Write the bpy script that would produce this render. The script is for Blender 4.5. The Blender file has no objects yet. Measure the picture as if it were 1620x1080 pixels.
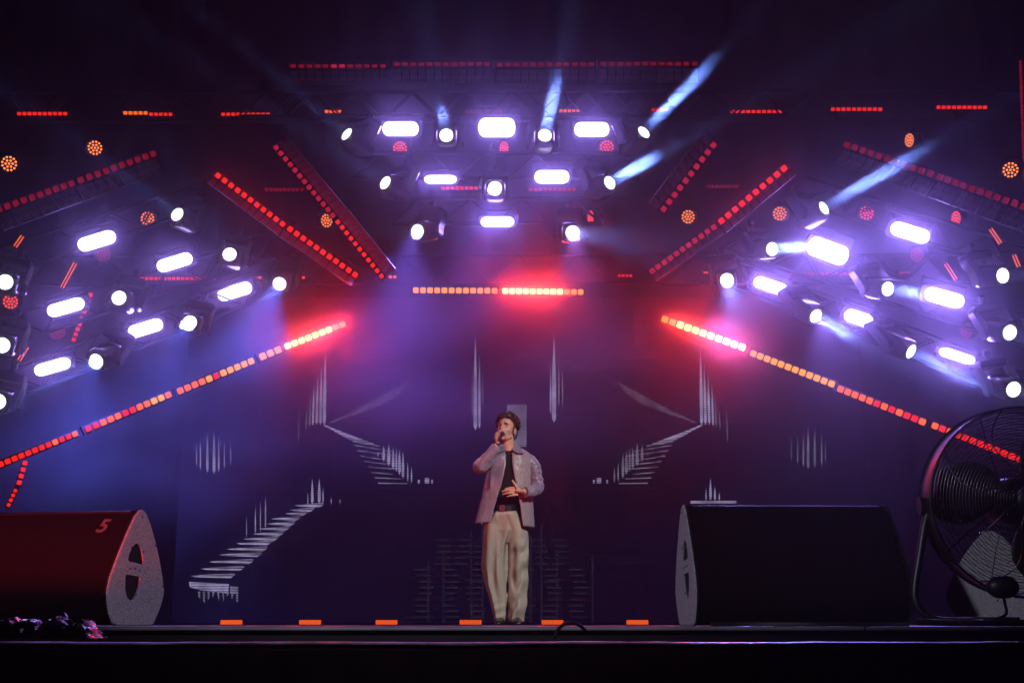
import bpy, bmesh, math, random
from mathutils import Vector, Matrix, noise
random.seed(7)
R = math.radians
V = Vector
sc = bpy.context.scene
COL = sc.collection

# ------------------------------------------------------------------ camera
F, CX, CY, HOR, CAMZ = 1900.0, 810.0, 540.0, 987.0, 0.006
PITCH = math.atan((HOR - CY) / F)
cam_d = bpy.data.cameras.new('camera')
cam_d.lens = F / 1620.0 * 36.0
cam_d.sensor_width = 36.0
cam_d.clip_start, cam_d.clip_end = 0.05, 200
cam = bpy.data.objects.new('camera', cam_d)
COL.objects.link(cam)
cam.location = (0, 0, CAMZ)
cam.rotation_euler = (math.pi / 2 + PITCH, 0, 0)
sc.camera = cam

# ------------------------------------------------------------------ world, exposure, render settings
w = bpy.data.worlds.new('World')
sc.world = w
w.use_nodes = True
bg = w.node_tree.nodes['Background']
bg.inputs[0].default_value = (0.30, 0.20, 0.45, 1)
bg.inputs[1].default_value = 0.0012
sc.view_settings.view_transform = 'Standard'
sc.view_settings.look = 'None'
sc.view_settings.exposure = 0
sc.view_settings.gamma = 1
sc.view_settings.use_curve_mapping = False
cy = sc.cycles
cy.max_bounces = 4
cy.diffuse_bounces = 2
cy.glossy_bounces = 2
cy.transmission_bounces = 2
cy.volume_bounces = 0
cy.sample_clamp_indirect = 3.0
cy.use_light_tree = True
cy.use_adaptive_sampling = True
cy.adaptive_threshold = 0.025
cy.volume_max_steps = 128
cy.caustics_reflective = False
cy.caustics_refractive = False


def lamp(name, kind, loc, direction, color, power, parent=None, **kw):
    d = bpy.data.lights.new(name, kind)
    d.color = color
    d.energy = power
    for k, v in kw.items():
        setattr(d, k, v)
    o = bpy.data.objects.new(name, d)
    COL.objects.link(o)
    o.rotation_mode = 'QUATERNION'
    o.rotation_quaternion = V(direction).normalized().to_track_quat('-Z', 'Y')
    o.location = loc
    if parent:
        bpy.context.view_layer.update()
        o.parent = parent
        o.matrix_parent_inverse = parent.matrix_basis.inverted()
    return o


# front-of-house lamps (follow spot on the singer, a soft wash along the stage edge, red wash from the left)
lamp('follow_spot', 'SPOT', (5.4, 1.0, 7.2), V((-0.03, 10.4, 1.05)) - V((5.4, 1.0, 7.2)), (1.0, 0.95, 0.90), 5200,
     spot_size=R(11), spot_blend=0.5, shadow_soft_size=0.15)
lamp('side_lamp', 'SPOT', (6.0, -2.5, 3.0), V((-1.5, 4.4, 0.2)) - V((6.0, -2.5, 3.0)), (0.84, 0.82, 1.0), 1350,
     spot_size=R(11), spot_blend=0.8, shadow_soft_size=0.25)
lamp('side_lamp', 'SPOT', (-6.0, -2.5, 3.0), V((0.9, 4.3, 0.2)) - V((-6.0, -2.5, 3.0)), (0.84, 0.82, 1.0), 1350,
     spot_size=R(13), spot_blend=0.8, shadow_soft_size=0.25)
lamp('red_side_spot', 'SPOT', (-7.5, 6.0, 2.2), V((0.0, 10.4, 0.7)) - V((-7.5, 6.0, 2.2)), (1.0, 0.24, 0.22), 600,
     spot_size=R(11), spot_blend=0.5, shadow_soft_size=0.1)
lamp('red_pit_lamp', 'SPOT', (-1.9, 1.2, -0.22), V((-1.75, 4.6, 0.35)) - V((-1.9, 1.2, -0.22)), (1.0, 0.015, 0.03), 1350,
     spot_size=R(36), spot_blend=0.6, shadow_soft_size=0.06)

fwd = V((0, math.cos(PITCH), math.sin(PITCH)))
upv = V((0, -math.sin(PITCH), math.cos(PITCH)))


def at(px, py, Y):
    """world point seen at photo pixel (px, py) at distance Y from the camera"""
    d = V((1, 0, 0)) * ((px - CX) / F) + upv * ((CY - py) / F) + fwd
    return V((0, 0, CAMZ)) + d * (Y / d.y)


def mpp(py, Y):
    d = upv * ((CY - py) / F) + fwd
    return (Y / d.y) / F


# ------------------------------------------------------------------ materials
MATS = {}


def mat(name, color, rough=0.6, metal=0.0, noise_scale=0, noise_amt=0.2, bump=0.0, bump_scale=80, spec=0.5, coat=0.0):
    if name in MATS:
        return MATS[name]
    m = bpy.data.materials.new(name)
    m.use_nodes = True
    nt = m.node_tree
    b = nt.nodes['Principled BSDF']
    b.inputs['Base Color'].default_value = (*color, 1)
    b.inputs['Roughness'].default_value = rough
    b.inputs['Metallic'].default_value = metal
    b.inputs['Specular IOR Level'].default_value = spec
    b.inputs['Coat Weight'].default_value = coat
    tc = nt.nodes.new('ShaderNodeTexCoord')
    if noise_scale:
        n = nt.nodes.new('ShaderNodeTexNoise')
        n.inputs['Scale'].default_value = noise_scale
        n.inputs['Detail'].default_value = 5
        nt.links.new(tc.outputs['Object'], n.inputs['Vector'])
        r = nt.nodes.new('ShaderNodeMapRange')
        r.inputs[1].default_value = 0.3
        r.inputs[2].default_value = 0.7
        r.inputs[3].default_value = 1 - noise_amt
        r.inputs[4].default_value = 1 + noise_amt
        nt.links.new(n.outputs['Fac'], r.inputs[0])
        mx = nt.nodes.new('ShaderNodeVectorMath')
        mx.operation = 'SCALE'
        mx.inputs[0].default_value = color
        nt.links.new(r.outputs[0], mx.inputs['Scale'])
        nt.links.new(mx.outputs[0], b.inputs['Base Color'])
    if bump:
        n2 = nt.nodes.new('ShaderNodeTexNoise')
        n2.inputs['Scale'].default_value = bump_scale
        n2.inputs['Detail'].default_value = 3
        nt.links.new(tc.outputs['Object'], n2.inputs['Vector'])
        bp = nt.nodes.new('ShaderNodeBump')
        bp.inputs['Strength'].default_value = bump
        bp.inputs['Distance'].default_value = 0.01
        nt.links.new(n2.outputs['Fac'], bp.inputs['Height'])
        nt.links.new(bp.outputs[0], b.inputs['Normal'])
    MATS[name] = m
    return m


def glow(name, color, strength, sampled=False):
    if name in MATS:
        return MATS[name]
    m = bpy.data.materials.new(name)
    m.use_nodes = True
    b = m.node_tree.nodes['Principled BSDF']
    b.inputs['Base Color'].default_value = (0.008, 0.004, 0.004, 1)
    b.inputs['Roughness'].default_value = 0.6
    b.inputs['Specular IOR Level'].default_value = 0.05
    b.inputs['Emission Color'].default_value = (*color, 1)
    b.inputs['Emission Strength'].default_value = strength
    m.cycles.emission_sampling = 'AUTO' if sampled else 'NONE'
    MATS[name] = m
    return m


BLACK = mat('matt_black', (0.006, 0.0055, 0.0065), 0.75, spec=0.2, noise_scale=9, noise_amt=0.3)
BLACKP = mat('black_plastic', (0.012, 0.0115, 0.013), 0.34, noise_scale=12, noise_amt=0.3)
HEADM = mat('fixture_shell', (0.07, 0.068, 0.07), 0.22, noise_scale=7, noise_amt=0.25, coat=0.3)
STEEL = mat('dull_steel', (0.30, 0.29, 0.31), 0.38, 0.9, noise_scale=14, noise_amt=0.25)
FINM = mat('grey_fin', (0.40, 0.38, 0.37), 0.42, 0.2, noise_scale=16, noise_amt=0.35)
DRAPE = mat('black_drape', (0.010, 0.009, 0.011), 0.95, noise_scale=3, noise_amt=0.3, spec=0.1)
WEDGEM = mat('speckled_grey_paint', (0.30, 0.29, 0.32), 0.55, noise_scale=260, noise_amt=0.75, bump=0.7, bump_scale=240)
GRILLEM = mat('wedge_grille_cloth', (0.0075, 0.006, 0.007), 0.9, noise_scale=300, noise_amt=0.3, bump=0.3, bump_scale=300, spec=0.06)
WHITEHOT = glow('white_hot_lens', (0.92, 0.95, 1.0), 2.6)
STROBE = glow('strobe_face', (0.92, 0.90, 1.0), 2.6)
LED = {
    'dim': glow('led_dim_red', (0.40, 0.006, 0.012), 0.5),
    'red': glow('led_red', (1.0, 0.022, 0.006), 1.0),
    'orange': glow('led_orange', (1.0, 0.13, 0.004), 1.35),
    'amber': glow('led_amber', (1.0, 0.33, 0.02), 1.4),
    'hot': glow('led_hot', (1.0, 0.50, 0.10), 6),
    'pink': glow('led_pink_red', (0.8, 0.02, 0.06), 0.55),
}

# ------------------------------------------------------------------ mesh helpers


def mesh(name, verts, faces, material, parent=None, smooth=False, materials=None):
    me = bpy.data.meshes.new(name)
    me.from_pydata([tuple(v) for v in verts], [], faces)
    if materials:
        for m in materials:
            me.materials.append(m)
    else:
        me.materials.append(material)
    if smooth:
        for p in me.polygons:
            p.use_smooth = True
    me.update()
    return link(name, me, parent)


def link(name, me, parent=None):
    o = bpy.data.objects.new(name, me)
    COL.objects.link(o)
    if parent:
        o.parent = parent
    return o


class MB:
    def __init__(s):
        s.v, s.f = [], []

    def add(s, vs, fs):
        n = len(s.v)
        s.v += [V(v) for v in vs]
        s.f += [tuple(i + n for i in f) for f in fs]

    def box(s, c, d, M=None):
        x, y, z = d[0] / 2, d[1] / 2, d[2] / 2
        vs = [V((a, b, e)) for a in (-x, x) for b in (-y, y) for e in (-z, z)]
        if M is not None:
            vs = [M @ v for v in vs]
        s.add([v + V(c) for v in vs], [(0, 1, 3, 2), (4, 6, 7, 5), (0, 4, 5, 1), (2, 3, 7, 6), (0, 2, 6, 4), (1, 5, 7, 3)])

    def rbox(s, c, d, r, M=None, n=3):
        """box rounded in its XZ outline with softened front and back edges"""
        x, y, z = d[0] / 2, d[1] / 2, d[2] / 2
        out = []
        for k, (sx, sz) in enumerate(((1, 1), (-1, 1), (-1, -1), (1, -1))):
            for i in range(n + 1):
                a = k * math.pi / 2 + i / n * math.pi / 2
                out.append((sx * (x - r), sz * (z - r), math.cos(a), math.sin(a)))
        rings = []
        for (yy, ins) in ((-y, r * 0.5), (-y + r * 0.35, r * 0.1), (-y + r * 0.7, 0), (y - r * 0.7, 0), (y - r * 0.35, r * 0.1), (y, r * 0.5)):
            rings.append([V((a + c0 * (r - ins), yy, b + s0 * (r - ins))) for (a, b, c0, s0) in out])
        s.loft(rings, M, V(c))

    def loft(s, rings, M=None, off=V((0, 0, 0)), cap=True, closed=True):
        n = len(rings[0])
        vs = [((M @ p) if M is not None else p) + off for r_ in rings for p in r_]
        fs = []
        for i in range(len(rings) - 1):
            for j in range(n if closed else n - 1):
                k = (j + 1) % n
                fs.append((i * n + j, i * n + k, (i + 1) * n + k, (i + 1) * n + j))
        if cap and closed:
            fs.append(tuple(range(n))[::-1])
            fs.append(tuple((len(rings) - 1) * n + j for j in range(n)))
        s.add(vs, fs)

    def tube(s, pts, rad, n=10, flat=1.0, cap=True):
        pts = [V(p) for p in pts]
        if not hasattr(rad, '__len__'):
            rad = [rad] * len(pts)
        rings = []
        t0 = (pts[1] - pts[0]).normalized()
        ref = V((0, 0, 1)) if abs(t0.z) < 0.9 else V((1, 0, 0))
        u = t0.cross(ref).normalized()
        for i, p in enumerate(pts):
            a = pts[max(i - 1, 0)]
            b = pts[min(i + 1, len(pts) - 1)]
            t = (b - a).normalized()
            u = (u - t * u.dot(t)).normalized()
            v = t.cross(u)
            rings.append([p + (u * math.cos(2 * math.pi * k / n) + v * math.sin(2 * math.pi * k / n) * flat) * rad[i] for k in range(n)])
        s.loft(rings, cap=cap)

    def ball(s, c, r, M=None, nu=14, nv=9):
        r = r if hasattr(r, '__len__') else (r, r, r)
        rings = []
        for i in range(1, nv):
            a = math.pi * i / nv
            rings.append([V((r[0] * math.sin(a) * math.cos(2 * math.pi * j / nu), r[1] * math.sin(a) * math.sin(2 * math.pi * j / nu), -r[2] * math.cos(a))) for j in range(nu)])
        s.loft(rings, M, V(c))

    def disc(s, c, r, y=0, n=24):
        s.add([V(c) + V((r * math.cos(2 * math.pi * k / n), y, r * math.sin(2 * math.pi * k / n))) for k in range(n)], [tuple(range(n))])

    def build(s, name, material, parent=None, smooth=True, sharp=None):
        o = mesh(name, s.v, s.f, material, parent, smooth)
        if smooth:
            try:
                o.data.set_sharp_from_angle(angle=R(sharp or 40))
            except Exception:
                pass
        return o


def curve_pts(ctrl, n=8):
    """Catmull-Rom through control points"""
    c = [V(p) for p in ctrl]
    c = [c[0] * 2 - c[1]] + c + [c[-1] * 2 - c[-2]]
    out = []
    for i in range(1, len(c) - 2):
        for k in range(n):
            t = k / n
            p0, p1, p2, p3 = c[i - 1:i + 3]
            out.append(0.5 * ((2 * p1) + (p2 - p0) * t + (2 * p0 - 5 * p1 + 4 * p2 - p3) * t * t + (3 * p1 - p0 - 3 * p2 + p3) * t ** 3))
    out.append(c[-2])
    return out


def lerp_tab(tab, y):
    """piecewise linear interpolation over a table [(y, a, b, ...)]"""
    if y <= tab[0][0]:
        return tab[0][1:]
    for a, b in zip(tab, tab[1:]):
        if y <= b[0]:
            t = (y - a[0]) / (b[0] - a[0])
            t = t * t * (3 - 2 * t) * 0.5 + t * 0.5
            return tuple(p + (q - p) * t for p, q in zip(a[1:], b[1:]))
    return tab[-1][1:]


def thing(name, label, cat, M=None, group=None):
    o = bpy.data.objects.new(name, None)
    COL.objects.link(o)
    o.empty_display_size = 0.1
    if M is not None:
        o.matrix_basis = M
    return tag(o, label, cat, group)


def tag(o, label, cat, group=None):
    o['label'] = label
    o['category'] = cat
    if group:
        o['group'] = group
    return o


def struct(o):
    o['kind'] = 'structure'
    return o


def stuff(o):
    o['kind'] = 'stuff'
    return o


KIDS = {}


def copy_tree(o, parent=None):
    c = o.copy()
    COL.objects.link(c)
    c.parent = parent
    for ch in KIDS_OF(o):
        copy_tree(ch, c)
    return c


def KIDS_OF(o):
    return [k for k in list(o.children) if k.type != 'LIGHT']


def frame(pos, axis_x, toward):
    """matrix whose X runs along axis_x and whose -Y looks at `toward`"""
    x = V(axis_x).normalized()
    y = -(V(toward) - V(toward).dot(x) * x).normalized()
    z = x.cross(y)
    M = Matrix((x, y, z)).transposed().to_4x4()
    M.translation = V(pos)
    return M


CAMP = V((0, 0, CAMZ))

# ------------------------------------------------------------------ the setting
b = MB(); b.box((0, -2, -2.05), (44, 60, 0.1)); struct(b.build('ground', mat('asphalt_pit', (0.03, 0.03, 0.032), 0.8, noise_scale=4), smooth=False))
b = MB(); b.box((0, 10.66, -0.20), (30, 15.0, 0.40)); struct(b.build('stage_floor', mat('stage_floor_black', (0.018, 0.017, 0.02), 0.38, noise_scale=6, noise_amt=0.3), smooth=False))
b = MB(); b.box((0, 10.7, 10.6), (32, 16.0, 0.2)); struct(b.build('roof', DRAPE, smooth=False))


def drape(name, x0, x1, y, z0, z1, amp=0.05, step=0.12, along='x', parent=None):
    n = int(abs(x1 - x0) / step)
    vs, fs = [], []
    for i in range(n + 1):
        t = x0 + (x1 - x0) * i / n
        o = amp * math.sin(i * 1.3) + amp * 0.6 * math.sin(i * 0.57 + 1) + amp * .5 * noise.noise(V((t * 2, 0, 3)))
        for z in (z0, z1):
            vs.append((t, y + o, z) if along == 'x' else (y + o, t, z))
    for i in range(n):
        fs.append((2 * i, 2 * i + 2, 2 * i + 3, 2 * i + 1))
    o = mesh(name, vs, fs, DRAPE, parent, True)
    md = o.modifiers.new('thick', 'SOLIDIFY')
    md.thickness = 0.012
    return o


tag(drape('backdrop_drape', -15, 15, 17.6, 0.0, 10.4), 'black pleated backdrop drape hanging behind the whole stage', 'drape')
tag(drape('side_drape', 4, 17.4, -13.5, 0.0, 10.4, along='y'), 'black side drape closing the stage behind the left lighting rig', 'drape', 'side drapes')
tag(drape('side_drape', 4, 17.4, 13.5, 0.0, 10.4, along='y'), 'black side drape closing the stage behind the right lighting rig', 'drape', 'side drapes')

# stage edge: bright trim on the floor's front, then the lower black lip with its skirt
t = thing('stage_edge_trim', 'thin shiny metal trim along the front edge of the stage floor', 'trim', Matrix.Translation((0, 3.15, 0)))
xs = [-6.0, -1.46, 0.9, 3.2, 6.0]
for i in range(4):
    b = MB()
    L = xs[i + 1] - xs[i] - 0.006
    prof = [(0, 0.0008), (-0.006, 0.0004), (-0.010, -0.002), (-0.012, -0.006), (-0.010, -0.009), (0, -0.010)]
    rings = [[V((x, p[0] - 0.003, p[1])) for p in prof] for x in (xs[i] + .003, xs[i] + L)]
    b.loft(rings)
    b.build('trim_length', mat('trim_metal', (0.55, 0.53, 0.58), 0.45, 0.7, noise_scale=5, noise_amt=0.35), t, smooth=False)
t = thing('stage_lip', 'lower black stage lip with worn pale edge and black skirt hanging below', 'stage lip', Matrix.Translation((0, 2.8, -0.05)))
b = MB(); b.box((0, 0.165, -0.012), (13, 0.32, 0.05)); b.build('lip_board', BLACK, t, smooth=False)
b = MB()
rings = []
for i in range(261):
    x = -3.9 + i * 0.03
    s = noise.noise(V((x * 3, 0, 0))) * 0.0022 + noise.noise(V((x * 17, 4, 0))) * 0.0012
    h = 0.0035 + 0.002 * noise.noise(V((x * 5, 8, 0))) + (0.002 if x < -1.2 else 0)
    rings.append([V((x, -0.012, 0.016 - h + s)), V((x, -0.012, 0.016 + s)), V((x, 0.004, 0.018 + s)), V((x, 0.004, 0.010))])
b.loft(rings)
b.build('worn_edge', mat('worn_edge_metal', (0.34, 0.31, 0.37), 0.45, 0.5, noise_scale=9, noise_amt=0.7), t)
dr = drape('skirt', -6, 6, -0.04, -2.0, 0.0, 0.012, 0.03, parent=t)

# ------------------------------------------------------------------ rigging behind the lamps


def truss(name, p0, p1, label, size=0.30, parent_group='roof trusses'):
    p0, p1 = V(p0), V(p1)
    M = frame(p0, p1 - p0, CAMP - p0)
    L = (p1 - p0).length
    t = thing(name, label, 'truss', M, parent_group)
    h = size / 2
    for (a, c) in ((-h, -h), (h, -h), (h, h), (-h, h)):
        b = MB(); b.tube([(0, a, c), (L, a, c)], 0.024, 8); b.build('chord', BLACK, t)
    b = MB()
    n = max(2, int(L / size))
    for i in range(n):
        x0, x1 = i * L / n, (i + 1) * L / n
        if i % 2:
            x0, x1 = x1, x0
        for y in (-h, h):
            b.tube([(x0, y, -h), (x1, y, h)], 0.010, 6)
        for z in (-h, h):
            b.tube([(x0, -h, z), (x1, h, z)], 0.010, 6)
    stuff(b.build('lacing', BLACK, t))
    return t


def TY(px0, py0, px1, py1, Y0, Y1=None):
    return at(px0, py0, Y0), at(px1, py1, Y1 or Y0)


truss('truss', *TY(380, 165, 1240, 163, 14.0), 'black box truss above the topmost row of central lamps')
truss('truss', *TY(560, 262, 1010, 262, 13.9), 'black box truss carrying the middle row of central lamps')
truss('truss', *TY(620, 334, 950, 334, 13.8), 'short black box truss carrying the lowest row of central lamps')
truss('truss', *TY(-120, 455, 330, 305, 13.2, 14.2), 'black box truss sloping above the topmost lamps of the left rig')
truss('truss', *TY(-120, 565, 470, 375, 12.9, 14.2), 'black box truss sloping between the lamp rows of the left rig')
truss('truss', *TY(-120, 665, 480, 425, 12.6, 14.2), 'black box truss sloping behind the lower lamps of the left rig')
truss('truss', *TY(1270, 300, 1740, 450, 14.2, 13.2), 'black box truss sloping above the topmost lamps of the right rig')
truss('truss', *TY(1150, 375, 1740, 565, 14.2, 12.9), 'black box truss sloping between the lamp rows of the right rig')
truss('truss', *TY(1130, 420, 1740, 660, 14.2, 12.6), 'black box truss sloping behind the lower lamps of the right rig')
truss('truss', *TY(-120, 170, 1740, 166, 15.6), 'long black box truss crossing the stage high under the roof', 0.4)
truss('truss', *TY(-60, 428, 1700, 424, 16.0), 'long black box truss running above the video screen', 0.4)

# ------------------------------------------------------------------ video screen
SY = 16.4
t = thing('video_screen', 'wide dark video wall showing pale stair and spike graphics', 'video screen', Matrix.Translation((0, SY, 0)))
p0, p1 = at(270, 985, SY), at(1352, 470, SY)
nx, nz = 9, 5
for i in range(nx):
    for j in range(nz):
        wx, wz = (p1.x - p0.x) / nx, (p1.z - 0.02) / nz
        b = MB(); b.box((p0.x + (i + .5) * wx, 0.05, 0.02 + (j + .5) * wz), (wx - 0.0012, 0.08, wz - 0.0012))
        if i == j == 0:
            tile0 = b.build('screen_panel', mat('screen_black', (0.012, 0.010, 0.014), 0.35, noise_scale=3, noise_amt=0.3), t, smooth=False)
            base = (p0.x + .5 * wx, 0.02 + .5 * wz)
        else:
            c = tile0.copy(); COL.objects.link(c); c.parent = t
            c.location = (i * wx, 0, j * wz)


def screen_mat(name, color, strength, period=0.034, duty=0.35):
    m = bpy.data.materials.new(name)
    m.use_nodes = True
    nt = m.node_tree
    bs = nt.nodes['Principled BSDF']
    bs.inputs['Base Color'].default_value = (0.01, 0.01, 0.012, 1)
    tc = nt.nodes.new('ShaderNodeTexCoord')
    sp = nt.nodes.new('ShaderNodeSeparateXYZ')
    nt.links.new(tc.outputs['Object'], sp.inputs[0])
    m1 = nt.nodes.new('ShaderNodeMath'); m1.operation = 'MULTIPLY'; m1.inputs[1].default_value = 2 * math.pi / period
    nt.links.new(sp.outputs['Z'], m1.inputs[0])
    m2 = nt.nodes.new('ShaderNodeMath'); m2.operation = 'SINE'
    nt.links.new(m1.outputs[0], m2.inputs[0])
    mr = nt.nodes.new('ShaderNodeMapRange')
    mr.inputs[1].default_value = -0.6; mr.inputs[2].default_value = 0.4
    mr.inputs[3].default_value = duty; mr.inputs[4].default_value = 1
    nt.links.new(m2.outputs[0], mr.inputs[0])
    nz_ = nt.nodes.new('ShaderNodeTexNoise'); nz_.inputs['Scale'].default_value = 5
    nt.links.new(tc.outputs['Object'], nz_.inputs['Vector'])
    mr2 = nt.nodes.new('ShaderNodeMapRange')
    mr2.inputs[1].default_value = 0.3; mr2.inputs[2].default_value = 0.7
    mr2.inputs[3].default_value = 0.55; mr2.inputs[4].default_value = 1.25
    nt.links.new(nz_.outputs['Fac'], mr2.inputs[0])
    m3 = nt.nodes.new('ShaderNodeMath'); m3.operation = 'MULTIPLY'
    nt.links.new(mr.outputs[0], m3.inputs[0]); nt.links.new(mr2.outputs[0], m3.inputs[1])
    m4 = nt.nodes.new('ShaderNodeMath'); m4.operation = 'MULTIPLY'; m4.inputs[1].default_value = strength
    nt.links.new(m3.outputs[0], m4.inputs[0])
    bs.inputs['Emission Color'].default_value = (*color, 1)
    nt.links.new(m4.outputs[0], bs.inputs['Emission Strength'])
    m.cycles.emission_sampling = 'NONE'
    return m


SCR = screen_mat('screen_graphic_pale', (0.60, 0.52, 0.88), 0.58)
SCRD = screen_mat('screen_graphic_mid', (0.62, 0.54, 0.80), 0.30)
SCRF = screen_mat('screen_graphic_faint', (0.60, 0.52, 0.56), 0.022)
TOFF = V((0, SY, 0))


def poly(mb, pts, lift=0.006):
    mb.add([at(x, y, SY - lift) - TOFF for x, y in pts], [tuple(range(len(pts)))])


def spike(mb, x, y0, y1, wd, lean=0):
    m = y0 + (y1 - y0) * 0.55
    poly(mb, [(x + lean, y0), (x + wd / 2 + lean * .4, m), (x + wd / 2, y1 - 6), (x, y1), (x - wd / 2, y1 - 6), (x - wd / 2 + lean * .4, m)])


g1, g2, g3 = MB(), MB(), MB()
for a in [(752, 526, 680, 5.5), (758.5, 558, 678, 3.5), (876.5, 522, 668, 6.5), (871, 572, 655, 2.5)]:
    spike(g1, *a)
for a in [(747, 570, 660, 1.6), (763.5, 590, 640, 1.6), (884, 560, 642, 2.2), (890, 575, 645, 1.6)]:
    spike(g2, *a)
for s in (1, -1):
    mx = lambda x: 810 + s * (x - 810) + (3 if s < 0 else 0)
    for a in [(513, 545, 672, 5), (507, 572, 672, 4), (501, 590, 672, 4), (495, 604, 674, 3)]:
        spike(g1, mx(a[0]), a[1], a[2], a[3], 2 * s)
    for a in [(490, 616, 676, 2.2), (484, 640, 680, 1.5), (472, 640, 700, 1.2)]:
        spike(g2, mx(a[0]), a[1], a[2], a[3], 2 * s)
    for a in [(607, 703, 730, 4.5), (615, 700, 737, 5), (622, 706, 743, 4), (627, 708, 746, 3), (632, 710, 751, 4.5), (637.5, 713, 757, 4), (645, 730, 762, 2.4), (651, 738, 764, 2.4), (598, 714, 724, 2)]:
        spike(g1 if s > 0 else g2, mx(a[0]), a[1], a[2], a[3])
    for a in [(311, 700, 738, 1.3), (317, 693, 744, 2), (328, 684, 748, 3.6), (338.5, 680, 750, 4.2), (346, 690, 747, 2.4), (355, 696, 742, 1.6), (365, 700, 736, 1.3)]:
        spike(g1 if s > 0 else g2, mx(a[0] + (0 if s > 0 else 6)), a[1] - (0 if s > 0 else 8), a[2] - (0 if s > 0 else 8), a[3])
    # slanted roof strokes built of thin lines
    for k in range(13):
        u = k / 12
        x, y = 522 + 112 * u, 668 - 58 * u
        L = 12 + 24 * math.sin(math.pi * min(1, u * 1.05))
        poly(g2, [(mx(x), y), (mx(x + L), y - 4.5), (mx(x + L), y - 3.2), (mx(x), y + 1.3)])
    for k in range(9):
        u = k / 8
        x, y = 512 + 46 * u, 671 + 26 * u
        L = 18 + 24 * u
        poly(g1 if k < 6 else g2, [(mx(x), y), (mx(x + L), y + 7), (mx(x + L), y + 9), (mx(x), y + 2.2)])
    for k in range(8):
        u = k / 7
        x, y = 560 + 38 * u, 703 + 60 * u
        L = 60 - 22 * u + 10 * math.sin(k * 2.1)
        poly(g2, [(mx(x), y), (mx(x + L), y + 10 - 9 * u), (mx(x + L), y + 11.2 - 9 * u), (mx(x), y + 1.6)])
    for (x, ww, h) in [(661, 3, 5), (672, 7, 8), (682, 3, 5)]:
        poly(g1, [(mx(x), 764), (mx(x + ww), 764), (mx(x + ww), 764 - h), (mx(x), 764 - h)])
poly(g2, [(802, 640), (833, 640), (833, 706), (802, 706)])
for a in [(404, 800, 845, 1.8), (412, 790, 842, 1.4), (420, 782, 836, 2.2), (390, 815, 850, 1.2), (494, 756, 798, 4), (505, 755, 797, 4.5), (511, 770, 796, 2.2), (487, 778, 800, 1.6), (1124, 755, 792, 4), (1131, 768, 793, 3), (1117, 772, 793, 2.2), (1138, 778, 793, 2), (524, 786, 798, 1.6), (538, 788, 798, 1.6)]:
    spike(g1, *a)
poly(g1, [(1092, 792), (1165, 792), (1165, 795.5), (1092, 795.5)])
for (x0, x1, y) in [(301, 370, 910.6), (318, 385, 899), (331, 400, 888), (346, 413, 877), (359, 422, 868), (374, 428, 859), (385, 439, 852), (400, 448, 844), (411, 457, 836), (422, 466, 828), (429, 474, 820), (451, 485, 812), (457, 496, 806), (466, 511, 799)]:
    poly(g1, [(x0, y), (x0 + 16, y - 1.5), (x1, y - 0.2), (x1 - 6, y + 3.4), (x0 + 8, y + 1.6)])
    poly(g2, [(x0 + 14, y - 1.8), (x1, y - 4.5), (x1 + 2, y - 1.2)])
poly(g1, [(299, 920), (362, 923), (361, 938), (318, 933), (300, 928)])
for k in range(9):
    x = 313 + 7.5 * k
    poly(g2, [(x, 934), (x + 4, 935), (x + 3.4, 946 + 8 * math.sin(k * 1.7)), (x + .8, 944 + 6 * math.sin(k))])
poly(g2, [(364, 926), (377, 928), (376, 940), (364, 938)])
for k in range(14):
    y = 852 + 9.4 * k
    xa, xb = 690 - 30 * (k > 4), 905 + 40 * (k > 4)
    for q in range(7):
        xx = xa + (xb - xa) * (q + 0.1 * math.sin(k + q)) / 7
        poly(g3, [(xx, y), (xx + 22, y), (xx + 22, y + 3.2), (xx, y + 3.2)])
for (x, y0, y1) in [(744, 840, 985), (762, 830, 985), (855, 830, 985), (838, 845, 985), (700, 860, 985), (880, 870, 980), (936, 880, 985), (676, 885, 985)]:
    poly(g3, [(x, y0), (x + 3, y0), (x + 3, y1), (x, y1)])
for (x0, x1, y) in [(736, 768, 916), (866, 892, 916), (968, 1002, 889), (640, 690, 975)]:
    poly(g3, [(x0, y), (x1, y), (x1, y + 2.4), (x0, y + 2.4)])
stuff(mesh('graphic', g1.v, g1.f, SCR, t))
stuff(mesh('dim_graphic', g2.v, g2.f, SCRD, t))
stuff(mesh('faint_graphic', g3.v, g3.f, SCRF, t))

# ------------------------------------------------------------------ smoke
smokes = {}


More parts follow.
